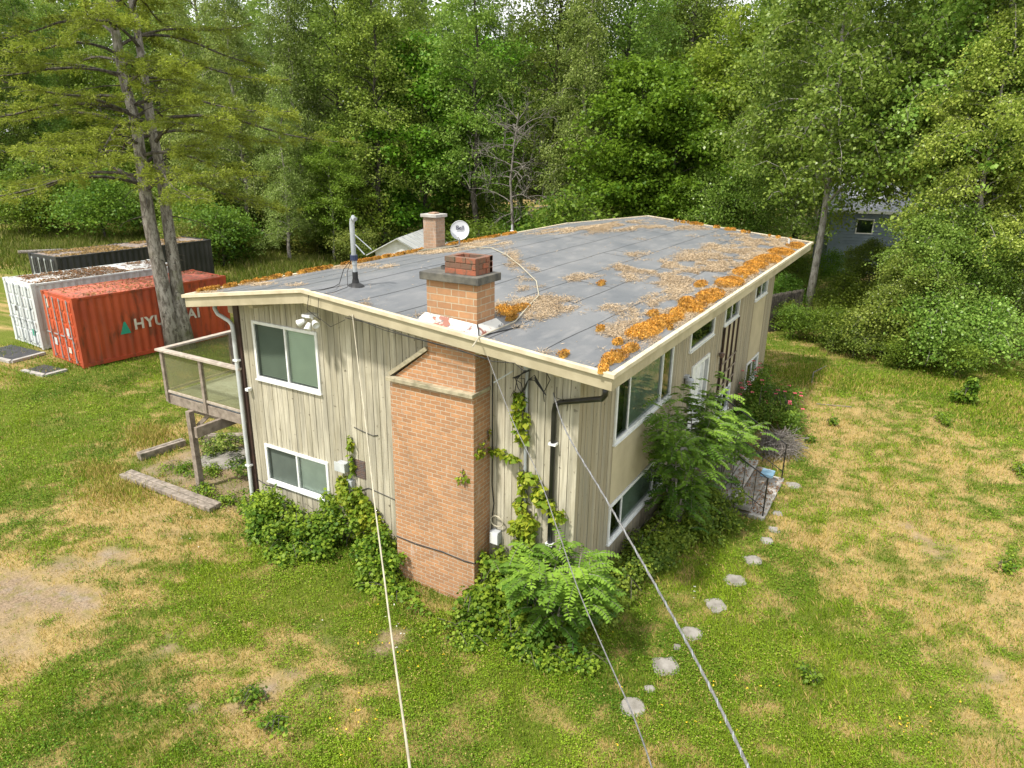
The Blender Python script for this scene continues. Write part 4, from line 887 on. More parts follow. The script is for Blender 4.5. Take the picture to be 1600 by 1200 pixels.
# ================================================================== SHIPPING CONTAINERS
def container(loc, rz, m_side, m_roof, m_door, label, Lc=6.06):
    r_ = empty('shipping_container', loc, label, 'container', 'shipping containers on the grass', rz)
    Wc, Hc = 2.44, 2.59     # local x = length, y = depth away to the left, doors at x = 0
    T = r_.matrix_world
    def B(mb, name, mat, par=None, **k):
        mb.v = [tuple(T @ Vector(v)) for v in mb.v]; return mb.build(name, mat, par or r_, **k)
    mb = MB()
    for ys, s in ((0.0, 1), (Wc, -1)):             # corrugated sides
        xs = []; x = .16; ph = 0
        while x < Lc-.16: xs.append((x, .035 if ph in (1, 2) else 0.0)); x += (.075, .035, .075, .035)[ph] if False else (.10, .045, .10, .045)[ph]; ph = (ph+1) % 4
        xs.append((Lc-.16, 0))
        for (xa, da), (xb, db) in zip(xs[:-1], xs[1:]):
            ya = ys+s*(.02+da); yb = ys+s*(.02+db)
            mb.add([(xa, ya, .16), (xb, yb, .16), (xb, yb, Hc-.1), (xa, ya, Hc-.1)], [(0, 1, 2, 3)])
    mb.box(Lc-.04, Lc-.01, .1, Wc-.1, .15, Hc-.1); mb.box(.1, Lc-.05, .08, Wc-.08, .12, .16)
    B(mb, 'side_wall', m_side)
    mb = MB()
    for ys in (0, Wc-.09): mb.box(.12, Lc-.12, ys, ys+.09, 0.02, .16); mb.box(.12, Lc-.12, ys, ys+.09, Hc-.1, Hc-.02)
    for xs_ in (0.0, Lc-.16):
        for ys in (0, Wc-.16): mb.box(xs_, xs_+.16, ys, ys+.16, .12, Hc-.12)
    mb.box(0.02, .12, .16, Wc-.16, 0.03, .16); mb.box(0.02, .12, .16, Wc-.16, Hc-.13, Hc-.01); mb.box(Lc-.12, Lc-.02, .16, Wc-.16, 0.03, .16); mb.box(Lc-.12, Lc-.02, .16, Wc-.16, Hc-.13, Hc-.01)
    B(mb, 'frame', m_side, bevel=.006)
    for xs_ in (-.005, Lc-.175):
        for ys in (-.005, Wc-.165):
            for zs in (0, Hc-.12): mb = MB(); mb.box(xs_, xs_+.18, ys, ys+.17, zs, zs+.12); mb.box(xs_+.05, xs_+.13, ys-.002, ys+.172, zs+.035, zs+.085); B(mb, 'corner_casting', m_side)
    mb = MB(); x = .12; 
    while x < Lc-.2:
        z = Hc-.055; mb.add([(x, .09, z), (x+.06, .09, z+.022), (x+.06, Wc-.09, z+.022), (x, Wc-.09, z)], [(0, 1, 2, 3)])
        mb.add([(x+.06, .09, z+.022), (x+.16, .09, z+.022), (x+.16, Wc-.09, z+.022), (x+.06, Wc-.09, z+.022)], [(0, 1, 2, 3)])
        mb.add([(x+.16, .09, z+.022), (x+.22, .09, z), (x+.22, Wc-.09, z), (x+.16, Wc-.09, z+.022)], [(0, 1, 2, 3)]); x += .22
    B(mb, 'roof', m_roof)
    for k in range(2):
        ya = .14+k*(Wc/2-.14+.01); yb = ya+Wc/2-.16; mb = MB(); mb.box(.0, .05, ya, yb, .16, Hc-.13)
        for i in range(5):
            for j in range(2):
                y_ = ya+.07+j*(yb-ya)/2; z_ = .26+i*.45
                mb.box(-.022, .0, y_, y_+(yb-ya)/2-.12, z_, z_+.36)
        d_ = B(mb, 'door', m_door, bevel=.01)
        for yy in (ya+.24, yb-.24):
            q = MB(); q.tube([(-.05, yy, .14), (-.05, yy, Hc-.11)], .018, 6)
            for zz in (.2, .9, 1.7, 2.4): q.box(-.06, -.02, yy-.04, yy+.04, zz-.03, zz+.03)
            B(q, 'lock_rod', MT['metal_grey'] if m_side != MT['blackc'] else MT['pipe_white'], d_)
            q = MB(); q.box(-.075, -.055, yy-.02, yy+.30, 1.05, 1.09); B(q, 'handle', MT['metal_grey'], d_)
    return r_
zc = float(terr(-21.4, 3.6))
rc_ = container((-21.30, 3.50, zc), 1.48, MT['red'], MT['redroof'], MT['reddoor'], 'rusty orange red shipping container nearest the house with white lettering')
T = rc_.matrix_world; zv_ = (T.to_3x3() @ Vector((1, 0, 0))); ys_ = (T.to_3x3() @ Vector((0, -1, 0)))
def onside(x, z, out=.026): return T @ Vector((x, -out+.02, z))
lt = text('HYUNDAI', MT['letter'], 'lettering', rc_, frame(onside(3.36, 1.25, .03), zv_, (0, 0, 1)), .56, .002, .017, 1.12)
mb = MB(); P3 = [onside(1.46, .98, .03), onside(1.86, .98, .03), onside(1.70, 1.44, .03), onside(1.64, 1.44, .03)]
mb.add(P3, [(0, 1, 2, 3)]); mb.build('emblem', MT['teal'], rc_)
for (yy, zz, w_, h_, mt_) in ((.62, 1.1, .2, .3, 'pipe_white'), (1.75, .6, .22, .28, 'pipe_white'), (1.95, 2.0, .2, .34, 'letter'), (.7, .45, .2, .22, 'letter')):
    mb = MB(); mb.v = []; mb.box(-.03, -.026, yy, yy+w_, zz, zz+h_); mb.v = [tuple(T @ Vector(v)) for v in mb.v]; mb.build('placard', MT[mt_], rc_)
wc_ = container((-24.75, 3.90, zc+.08), 1.50, MT['whitec'], MT['whiteroof'], MT['whitec'], 'white shipping container with littered roof between the red and black ones')
T = wc_.matrix_world
for (yy, zz, w_, h_, mt_) in ((.35, .5, .26, .26, 'teal'), (1.6, 1.35, .14, .2, 'conc_dark'), (.4, 1.5, .2, .3, 'pipe_white')):
    mb = MB(); mb.box(-.03, -.026, yy, yy+w_, zz, zz+h_); mb.v = [tuple(T @ Vector(v)) for v in mb.v]; mb.build('placard', MT[mt_], wc_)
bc_ = container((-29.9, 7.6, zc+.2), 1.56, MT['blackc'], MT['blackroof'], MT['blackc'], 'black shipping container behind the white one, debris and a pole on its roof', 8.2)
mb = MB(); A_ = atd(28, 394, 39.5); mb.tube([atd(28, 394, 37.5), atd(90, 391, 38.5), atd(140, 391, 40), atd(182, 381, 42.5)], [.09, .08, .07, .05], 8)
q_ = mb.build('pole', MT['dead'], smooth=True); tag(q_, 'long bare grey pole lying along the black container roof', 'pole')
def scatterbits(name, T, n, label, mat='brown_leaf', size=.10):
    x = .15+rg.random(n)*(7.8 if 'black' in label else 5.8); y = .1+rg.random(n)*2.2; k = fbm(x, y, 1.1, 44, 3) > .47; x, y = x[k], y[k]
    P = np.array([tuple(T @ Vector((a, b, 2.57))) for a, b in zip(x, y)]); d = rg.normal(size=P.shape); d[:, 2] *= .1; up = np.zeros_like(P); up[:, 2] = 1
    V, F = leaves(P, size*(.5+rg.random(len(P))), rg, .35, nrm=up, dirs=unit(d)); tag(npmesh(name, V, F, MT[mat], tint=rg.random(len(P))), label, 'litter', kind='stuff')
scatterbits('leaf_litter', rc_.matrix_world, 1500, 'dead leaves lying on the red container roof')
scatterbits('leaf_litter', wc_.matrix_world, 5000, 'dead leaves lying on the white container roof')
scatterbits('leaf_litter', bc_.matrix_world, 6500, 'dead leaves and twigs lying on the black container roof')
def pad(px, py, rx, ry, label):
    a = G(px-rx, py); b = G(px, py-ry); c_ = G(px+rx, py); d_ = G(px, py+ry)
    mb = MB(); z = max(v[2] for v in (a, b, c_, d_))-.01; mb.hexa([(*v[:2], z-.15) for v in (a, d_, c_, b)]+[(*v[:2], z+.03) for v in (a, d_, c_, b)])
    r_ = mb.build('ground_mat', MT['rubber'], bevel=.01); tag(r_, label, 'mat')
    q = MB()
    for u, v in ((a, d_), (d_, c_)): q.bar((u[0], u[1], z), (v[0], v[1], z), .16, .10)
    q.build('border', MT['concrete'], r_)
pad(18, 553, 52, 14, 'black mat on the ground at the white container doors')
pad(70, 579, 34, 9, 'black mat on the grass at the red container doors')

# ================================================================== FRONT STEPS
st = empty('front_steps', (1.2, 6.7, 0), 'weathered concrete front steps with thin black railings below the door', 'steps')
for k in range(6):
    x1 = 2.25-k*.34; mb = MB(); mb.box(x1-.36, x1, 5.55, 7.95, .0 if k == 0 else .06+k*.17-.07, .10+k*.17)
    mb.build('tread', MT['stone'] if k % 2 else MT['concrete'], st, bevel=.012)
mb = MB(); mb.box(.02, .54, 5.5, 8.0, 0, 1.10); mb.build('landing', MT['concrete'], st, bevel=.01)
for yv in (5.62, 7.88):
    mb = MB()
    for sgn_ in (0,): mb.box(.3, 2.1, yv-.05, yv+.05, -.05, .08)
    mb.build('stringer', MT['conc_foot'], st)
    mb = MB(); mb.tube([(.1, yv, 1.98), (.5, yv, 1.98), (2.2, yv, 1.05)], .016, 6); mb.tube([(.5, yv, 1.28), (2.2, yv, .30)], .012, 6)
    for k in range(9):
        x = .12+k*.26; zt = 1.98 if x < .5 else 1.98-(x-.5)*.547; mb.tube([(x, yv, zt-.88), (x, yv, zt)], .009 if k not in (0, 8) else .016, 5)
    mb.tube([(2.2, yv, .05), (2.2, yv, 1.07)], .018, 6); mb.build('railing', MT['black_iron'], st)
mb = MB(); mb.box(1.75, 2.05, 7.35, 7.7, .28, .36); tr__ = tag(mb.build('tray', plain('blue painted tray', (.18, .36, .52), (.3, .45, .55), .5), bevel=.01), 'small blue tray of dead leaves on the front steps', 'tray')
n = 900; P = np.stack([.3+2*rg.random(n), 5.6+2.3*rg.random(n), np.zeros(n)], 1); P[:, 2] = .115+.17*np.floor((2.25-P[:, 0])/.34)+.01; d = rg.normal(size=(n, 3)); d[:, 2] *= .1; up = np.zeros((n, 3)); up[:, 2] = 1
V, F = leaves(P, .05+.04*rg.random(n), rg, .5, nrm=up, dirs=unit(d)); tag(npmesh('leaf_litter', V, F, MT['brown_leaf'], tint=rg.random(n)), 'brown leaves fallen on the front steps', 'litter', kind='stuff')
# stepping stones
for k, (px, py, r_, lab) in enumerate(ST):
    c_ = G(px, py); mb = MB(); m_ = 14; ring = []; z0_ = float(gh(np.array([c_[0]]), np.array([c_[1]]))[0])
    sq = .0 if k == 0 else 1; a0 = rnd.random()*.6-.3+YAW
    for j in range(m_):
        th = 2*PI*j/m_; rr_ = r_*(1/max(abs(math.cos(th)), abs(math.sin(th)))**(sq*.75))*(.76+.24*rnd.random()); ring.append((rr_*.8*math.cos(th+a0), rr_*.8*math.sin(th+a0)))
    vs = [(c_[0]+x, c_[1]+y, z0_-.05) for x, y in ring]+[(c_[0]+x, c_[1]+y, z0_+.016) for x, y in ring]+[(c_[0]+x*.94, c_[1]+y*.94, z0_+.022) for x, y in ring]
    mb.add(vs, [(j, (j+1) % m_, m_+(j+1) % m_, m_+j) for j in range(m_)]+[(m_+j, m_+(j+1) % m_, 2*m_+(j+1) % m_, 2*m_+j) for j in range(m_)]+[tuple(2*m_+j for j in range(m_))])
    tag(mb.build('stepping_stone', MT['stone']), lab, 'stepping stone', 'stepping stones along the front path')

# ================================================================== OVERHEAD CABLES
def cable(a, pix, name, mat, r_, label, twist=False):
    pts = [Vector(a)]+[Vector(atd(*q)) for q in pix]
    P_ = [pts[0]]
    for i in range(len(pts)-1):
        p0 = pts[max(i-1, 0)]; p1 = pts[i]; p2 = pts[i+1]; p3 = pts[min(i+2, len(pts)-1)]
        for k in range(1, 9):
            t_ = k/8; P_.append(.5*((2*p1)+(-p0+p2)*t_+(2*p0-5*p1+4*p2-p3)*t_*t_+(-p0+3*p1-3*p2+p3)*t_**3))
    mb = MB(); mb.tube(P_, r_, 8); o_ = tag(mb.build(name, MT[mat], smooth=True), label, 'cable')
    if twist:
        q = MB(); nn = 260; tot = len(P_)-1; pp = []
        for i in range(nn+1):
            f_ = i/nn*tot; j = min(int(f_), tot-1); c_ = P_[j].lerp(P_[j+1], f_-j); an = i*.8; pp.append(c_+Vector((math.cos(an), .3*math.sin(an), math.sin(an)))*r_*.9)
        q.tube(pp, r_*.4, 5); q.build('strand', MT['metal_grey'], o_)
    return o_
mb = MB()
cable((-4.13, -.68, 5.24), [((561, 580, 12.2)), (570, 650, 11.2), (584, 775, 9.6), (600, 900, 8.1), (614, 1010, 6.7), (628, 1110, 5.5), (641, 1205, 4.5), (652, 1300, 3.8)], 'overhead_cable', 'cable_cream', .0100, 'cream cable running down from the gable fascia in front of the boards')
cable((-.42, -.09, 4.30), [(885, 675, 9.9), (945, 777, 8.3), (1030, 925, 6.4), (1105, 1065, 5.1), (1172, 1205, 4.15), (1215, 1300, 3.6)], 'overhead_cable', 'cable_grey', .0105, 'thick grey twisted cable running from the black downpipe corner', True)
cable((-1.30, -.70, 4.93), [(800, 655, 9.9), (840, 740, 8.9), (872, 830, 8.0), (905, 925, 6.9), (950, 1030, 5.9), (990, 1120, 5.2), (1022, 1210, 4.5), (1050, 1300, 4.0)], 'overhead_cable', 'cable_grey', .0060, 'thin grey sagging wire running over the locust sapling')

# ================================================================== OUTBUILDINGS
sh = empty('garden_shed', (-27.2, 28.5, 0), 'small white shed with a pale pitched roof behind the house', 'shed')
def hx(o_, x, y, z, a=.35): c_, s_ = math.cos(a), math.sin(a); return (o_[0]+x*c_-y*s_, o_[1]+x*s_+y*c_, o_[2]+z)
zs = float(terr(-27.2, 28.5)); p_ = atd(622, 380, 43.5); O = Vector((p_[0], p_[1], zs-.45))
def hbox(mb, x0, x1, y0, y1, z0, z1, a=.35): mb.hexa([hx(O, *q, a) for q in [(x0, y0, z0), (x1, y0, z0), (x1, y1, z0), (x0, y1, z0), (x0, y0, z1), (x1, y0, z1), (x1, y1, z1), (x0, y1, z1)]])
mb = MB(); hbox(mb, -1.5, 1.5, 0, 5, 0, 1.9); mb.add([hx(O, *q) for q in [(-1.5, .0, 1.9), (1.5, .0, 1.9), (0, .0, 2.7), (-1.5, 5, 1.9), (1.5, 5, 1.9), (0, 5, 2.7)]], [(0, 1, 2), (5, 4, 3)]); mb.build('wall', MT['shedwall'], sh)
mb = MB()
for s_ in (-1, 1): mb.hexa([hx(O, *q) for q in [(s_*2.0, -.3, 1.63), (s_*2.0, 5.3, 1.63), (0, 5.3, 2.70), (0, -.3, 2.70), (s_*2.0, -.3, 1.69), (s_*2.0, 5.3, 1.69), (0, 5.3, 2.76), (0, -.3, 2.76)]])
rf = mb.build('roof', MT['shedroof'], sh)
mb = MB()
for k in range(7): mb.bar(hx(O, .02, -.3+k*.93, 2.775), hx(O, 2.0, -.3+k*.93, 1.705), .05, .02)
mb.build('batten', MT['box_grey'], rf)
for a, b in ((-1.1, -.15), (.15, 1.1)):
    mb = MB(); hbox(mb, a, b, -.03, 0, .9, 1.75); wf = mb.build('window', MT['white'], sh); mb = MB(); hbox(mb, a+.07, b-.07, -.036, -.031, .97, 1.68); mb.build('pane', MT['inside_dark'], wf)
nb = empty('neighbour_house', (3, 47, 0), 'blue grey clapboard house with a grey roof glimpsed through the right hand trees', 'house')
e0 = atd(1325, 330, 47); O = Vector((e0[0]-1, e0[1]+.4, float(terr(3, 47)))); ez = e0[2]-O.z; an_ = .25
mb = MB(); k = 0
while k*.2 < ez: hbox(mb, 0, 12, .02*(0), 7, k*.2, k*.2+.19, an_); hbox(mb, -.0, 12, -.03, 0.0, k*.2, k*.2+.17, an_); k += 1
mb.build('wall', MT['blue'], nb)
mb = MB(); mb.hexa([hx(O, *q, an_) for q in [(-.5, -.5, ez-.05), (12.5, -.5, ez-.05), (12.5, 3.5, ez+2.6), (-.5, 3.5, ez+2.6), (-.5, -.5, ez+.05), (12.5, -.5, ez+.05), (12.5, 3.5, ez+2.7), (-.5, 3.5, ez+2.7)]])
mb.hexa([hx(O, *q, an_) for q in [(-.5, 7.5, ez-.05), (12.5, 7.5, ez-.05), (12.5, 3.5, ez+2.6), (-.5, 3.5, ez+2.6), (-.5, 7.5, ez+.05), (12.5, 7.5, ez+.05), (12.5, 3.5, ez+2.7), (-.5, 3.5, ez+2.7)]]); mb.build('roof', MT['slate'], nb)
mb = MB(); hbox(mb, -.5, 12.5, -.56, -.5, ez-.12, ez+.06, an_); mb.build('gutter', MT['white'], nb)
for a in (1.6, 4.5): mb = MB(); hbox(mb, a, a+1.1, -.06, -.02, ez-1.5, ez-.5, an_); wf = mb.build('window', MT['white'], nb); mb = MB(); hbox(mb, a+.08, a+1.02, -.068, -.062, ez-1.42, ez-.58, an_); mb.build('pane', MT['glass_side'], wf)
fn = empty('board_fence', (-1, 25, 0), 'dark weathered board fence behind the far right corner of the house', 'fence')
mb = MB(); a = G(1195, 520); b = G(1262, 505)
for k in range(34):
    u = k/33; c_ = a+(b-a)*u*.75; mb.box(c_[0]-.01-.07, c_[0]+.07, c_[1]-.012, c_[1]+.012, 0, 1.75+.04*rnd.random(), rnd.random())
mb.build('board', MT['bark_dark'], fn)
mb = MB(); e_ = a+(b-a)*.75; mb.bar((a[0], a[1]+.05, 1.4), (e_[0], e_[1]+.05, 1.4), .05, .09); mb.bar((a[0], a[1]+.05, .4), (e_[0], e_[1]+.05, .4), .05, .09); mb.build('rail', MT['wood_grey'], fn)

# ================================================================== TREES
def brpath(p, az, el, ln, segs, rg_, droop, wob=.12):
    pts = [np.array(p, float)]; e = el; a = az
    for k in range(segs):
        d = np.array([math.cos(a)*math.cos(e), math.sin(a)*math.cos(e), math.sin(e)]); pts.append(pts[-1]+d*ln/segs)
        e -= droop/segs*(1+k*.4); a += rg_.normal()*wob
    return np.array(pts)
def tree_proto(seed, H, r0, cb, spread, nb, leaf, nleaf, shape='round', droop=.7, clump=.55, lean=(0, 0), el0=.8, forks=0, asp=.65, inner=.25, twigs=5):
    """returns trunk MB, leaf points, directions"""
    g_ = np.random.default_rng(seed); mb = MB(); k = 9
    tr = [np.array([lean[0]*(i/k)**1.2*H+g_.normal()*.07*i**.5*H/18, lean[1]*(i/k)*H+g_.normal()*.07*i**.5*H/18, H*i/k*.97-(.2 if i == 0 else 0)]) for i in range(k+1)]
    rad = [max(.02, r0*(1-.93*(i/k)**.9)) for i in range(k+1)]; rad[0] *= 1.25
    mb.tube(tr, rad, 9)
    tr = np.array(tr)
    def on(u): f = u*k; i = min(int(f), k-1); return tr[i]+(tr[i+1]-tr[i])*(f-i)
    C_, Wt = [], []
    for b in range(nb):
        u = cb+(1-cb)*((b+.5)/nb)**.9*.98; az = b*2.4+g_.normal()*.4
        q = (u-cb)/(1-cb)
        prof = {'round': math.sin(PI*min(1, .12+q*.86))**.6, 'column': (.75+.25*math.sin(PI*q))*(1-q**4*.7), 'cone': 1.02-q, 'drape': (1-q**2.2)*.9+.12}[shape]
        ln = spread*prof*(.75+.45*g_.random()); el = el0*(1-.3*q)+g_.normal()*.14
        if shape == 'cone': el = .1+.5*q
        p = on(u); P_ = brpath(p, az, el, ln, 6, g_, droop); rb_ = max(.012, r0*.32*(1-q*.7)*prof)
        mb.tube(P_, [max(.008, rb_*(1-i/6.5)) for i in range(7)], 5, cap=False)
        nt_ = max(2, int(twigs*ln/spread*1.4))
        for t_ in range(nt_):
            s = inner+(1-inner)*(t_+g_.random())/nt_; f = s*6; i = min(int(f), 5); c_ = P_[i]+(P_[i+1]-P_[i])*(f-i)
            a2 = az+(1.1 if t_ % 2 else -1.1)+g_.normal()*.5; l2 = ln*(.18+.28*(1-s*.5))*(.6+.6*g_.random())
            T_ = brpath(c_, a2, .25+g_.normal()*.35, l2, 3, g_, droop*1.3, .3)
            if g_.random() < .6: mb.tube(T_, [rb_*.3, rb_*.22, rb_*.15, .004], 3, cap=False)
            for j in (1, 2, 3): C_.append(T_[j]+g_.normal(size=3)*.12); Wt.append(.5+g_.random())
            C_.append(c_+g_.normal(size=3)*.15); Wt.append(.5)
    C_ = np.array(C_); Wt = np.array(Wt); Wt /= Wt.sum()
    idx = g_.choice(len(C_), nleaf, p=Wt); cl = clump*(.6+.8*g_.random(len(C_)))
    off = g_.normal(size=(nleaf, 3))*cl[idx][:, None]*.6; off[:, 2] *= .55; off[:, 2] -= np.hypot(off[:, 0], off[:, 1])*.25
    P = C_[idx]+off; P = P[P[:, 2] > .05]
    return mb, P, g_, C_
PRO = {}
def mk(name, mat, barkm, leaf, label_only=None, asp=.62, droopl=.4, tname='tree', **kw):
    mb, P, g_, C_ = tree_proto(leaf=leaf, **kw)
    V, F = leaves(P, leaf, g_, asp, droopl)
    tn = np.clip(.5+.22*g_.normal(size=len(P))+.25*(fbm(P[:, 0]+P[:, 2]*.7, P[:, 1]+P[:, 2], 1.3, 5, 2)-.5)*2, 0, 1)
    PRO[name] = (mb, V, F, tn, mat, barkm)
used = {}
def place(proto, kind, x, y, sc, rz, label, cat='tree', group=None, z=None, sz=None):
    z = float(terr(x, y)) if z is None else z
    if proto not in used:
        mb, V, F, tn, mat, barkm = PRO[proto]
        r_ = bpy.data.objects.new(kind, None); COL.objects.link(r_)
        t_ = mb.build('trunk' if cat == 'tree' else 'stem', MT[barkm], None, smooth=True); t_.parent = r_
        c_ = npmesh('crown' if cat == 'tree' else 'foliage', V, F, MT[mat], tint=tn); c_.parent = r_
        used[proto] = r_
    else:
        s_ = used[proto]; r_ = s_.copy(); r_.name = kind; COL.objects.link(r_)
        for ch in s_.children:
            c_ = ch.copy(); COL.objects.link(c_); c_.parent = r_
    r_.location = (x, y, z); r_.scale = (sc, sc, sz or sc); r_.rotation_euler = (0, 0, rz)
    for k in ('group', '_k'):
        if k in r_: del r_[k]
    return tag(r_, label, cat, group)
mk('alderA', 'leaf_alder', 'bark_dark', .17, seed=1, H=23, r0=.26, cb=.16, spread=4.0, nb=62, nleaf=36000, shape='column', droop=1.0, clump=.62)
mk('alderB', 'leaf_alder', 'bark_dark', .16, seed=2, H=20, r0=.22, cb=.22, spread=3.4, nb=54, nleaf=30000, shape='drape', droop=1.2, clump=.55)
mk('maple', 'leaf_maple', 'bark_dark', .21, seed=3, H=14, r0=.2, cb=.10, spread=4.4, nb=46, nleaf=30000, shape='round', droop=.6, clump=.62, asp=.85)
mk('birch', 'leaf_birch', 'bark_grey', .14, seed=4, H=21, r0=.2, cb=.12, spread=3.3, nb=60, nleaf=36000, shape='drape', droop=1.5, clump=.5, droopl=.9)
mk('sparse', 'leaf_birch', 'bark_dark', .15, seed=5, H=24, r0=.24, cb=.3, spread=3.6, nb=44, nleaf=15000, shape='column', droop=.9, clump=.6)
mk('lime', 'leaf_lime', 'bark_grey', .20, seed=6, H=15, r0=.18, cb=.15, spread=3.9, nb=40, nleaf=24000, shape='round', droop=.7, clump=.6)
mk('poplar', 'leaf_poplar', 'bark_grey', .165, seed=7, H=21, r0=.24, cb=.17, spread=5.6, nb=64, nleaf=60000, shape='drape', droop=1.25, clump=.55, asp=.78, droopl=.8, twigs=8)
mk('poplarH', 'leaf_poplar', 'bark_grey', .165, seed=17, H=22, r0=.24, cb=.24, spread=5.8, nb=58, nleaf=46000, shape='drape', droop=1.1, clump=.5, asp=.78, droopl=.8, twigs=8, inner=.38)
mk('poplarP', 'leaf_poplar', 'bark_pale', .165, seed=27, H=21, r0=.21, cb=.27, spread=5.4, nb=60, nleaf=46000, shape='drape', droop=1.35, clump=.5, asp=.78, droopl=.8, twigs=8, inner=.3)
mk('poplarB', 'leaf_poplar', 'bark_grey', .165, seed=8, H=24, r0=.27, cb=.08, spread=5.8, nb=70, nleaf=66000, shape='column', droop=1.3, clump=.55, asp=.78, droopl=.8, twigs=8)
mk('lowpoplar', 'leaf_poplar', 'bark_grey', .13, seed=9, H=9, r0=.14, cb=.05, spread=3.6, nb=46, nleaf=46000, shape='round', droop=1.0, clump=.5, asp=.78, droopl=.7, twigs=8)
mk('fir', 'leaf_fir', 'bark_dark', .16, seed=10, H=25, r0=.28, cb=.12, spread=3.4, nb=90, nleaf=34000, shape='cone', droop=.5, clump=.4, asp=.3)
mk('bushA', 'leaf_bush', 'bark_dark', .125, seed=11, H=2.6, r0=.05, cb=.04, spread=1.9, nb=22, nleaf=5200, shape='round', droop=.9, clump=.42, asp=.7, el0=1.0)
mk('bushB', 'leaf_brush', 'bark_dark', .10, seed=12, H=2.0, r0=.04, cb=.04, spread=1.6, nb=24, nleaf=7000, shape='round', droop=.8, clump=.35, asp=.5, el0=1.1)
mk('bushP', 'leaf_poplar', 'bark_grey', .13, seed=14, H=3.4, r0=.05, cb=.05, spread=2.5, nb=22, nleaf=7500, shape='drape', droop=1.3, clump=.5, asp=.78, el0=1.1, droopl=.8)
mk('bushC', 'leaf_bush', 'bark_dark', .14, seed=13, H=4.2, r0=.07, cb=.05, spread=2.6, nb=24, nleaf=7500, shape='drape', droop=1.1, clump=.6, asp=.8, el0=1.0)
KND = {'poplarP': 'poplar_tree', 'poplarH': 'poplar_tree', 'alderA': 'alder_tree', 'alderB': 'alder_tree', 'maple': 'maple_tree', 'birch': 'birch_tree', 'sparse': 'birch_tree', 'lime': 'maple_tree', 'poplar': 'poplar_tree', 'poplarB': 'poplar_tree', 'lowpoplar': 'poplar_tree', 'fir': 'fir_tree'}
GEN = {'alderA': 'tall dark alder deep in the woods', 'alderB': 'slim drooping alder deep in the woods', 'maple': 'rounded bright green maple deep in the woods', 'birch': 'grey green birch deep in the woods',
       'sparse': 'thin crowned tree against the sky', 'lime': 'yellow green maple in the woods', 'fir': 'dark conifer deep in the woods', 'poplar': 'leafy poplar deep in the woods'}
# named trees: (proto, photo column, distance from the camera along the view, scale, label)
NT = [('alderA', 545, 52, 1.0, 'dark trunked alder standing straight above the roof vent pipe'),
      ('alderA', 860, 50, 1.05, 'tall alder with a dark trunk rising left of the roof ridge end'),
      ('birch', 395, 50, 1.0, 'grey green birch right of the big spruce boughs'),
      ('birch', 480, 50, .92, 'drooping birch between the spruce and the vent pipe'),
      ('maple', 665, 52, 1.08, 'broad bright green maple behind the small rear chimney'),
      ('maple', 985, 44, .95, 'dense green maple right behind the ridge end of the roof'),
      ('alderB', 745, 49, 1.05, 'drooping alder behind the dead branchy tree'),
      ('birch', 905, 46, .95, 'pale birch with hanging twigs behind the middle of the roof'),
      ('lime', 1112, 48, 1.1, 'yellow green maple seen right of the roof ridge'),
      ('maple', 1040, 43, .8, 'low maple pressed against the far eave of the roof'),
      ('alderA', 15, 62, 1.0, 'pale trunked tree at the left edge of the photo'),
      ('alderB', 88, 66, 1.0, 'dark leaning trunk between the left edge and the spruce'),
      ('birch', 330, 54, .9, 'birch behind the white container, right of the twin trunks'),
      ('alderB', 600, 50, 1.05, 'alder whose crown shows above the vent pipe and small chimney'),
      ('poplarP', 1264, 36.0, .98, 'poplar with the pale bare trunk beside the far roof corner'),
      ('poplarB', 1482, 31.0, .58, 'leafy poplar with foliage to the ground hiding the right end of the blue grey house'),
      ('lowpoplar', 1452, 30, .68, 'middle poplar thicket between the lowest one and the big leafy poplar'),
      ('lowpoplar', 1130, 41, .85, 'round leafy poplar just left of the far roof corner'),
      ('lowpoplar', 1352, 37, .43, 'small poplar thicket right below the blue grey house window'),
      ('poplarP', 1425, 36.5, .86, 'drooping poplar hanging over the right part of the blue grey house'),
      ('poplarB', 1575, 32, .72, 'tall leafy poplar near the right edge with foliage almost to the lawn'),
      ('poplarH', 1500, 34, 1.0, 'large poplar at the right with foliage down to the bushes'),
      ('lowpoplar', 1408, 29.5, .48, 'low leafy poplar thicket in front of the blue grey house'),
      ('lowpoplar', 1500, 30.5, .62, 'dense low poplar right of the thicket by the lawn edge'),
      ('poplarH', 1440, 41, 1.12, 'tall poplar whose crown covers the sky above the blue house'),
      ('lime', 525, 47, .55, 'young yellow green maple below the dark alder'),
      ('birch', 455, 46, .6, 'small drooping birch at the meadow edge left of the vent pipe'),
      ('alderA', 960, 49, 1.0, 'tall alder rising behind the low maple at the roof ridge end'),
      ('poplar', 1180, 47, .9, 'poplar between the yellow green maple and the pale trunk')]
for (pr, px, D, sc, lab) in NT:
    p_ = atd(px, 228+8.09*FPX/D, D); place(pr, KND[pr], p_[0], p_[1], sc, rnd.random()*6.28, lab, 'tree', 'trees standing in front of the woodland')
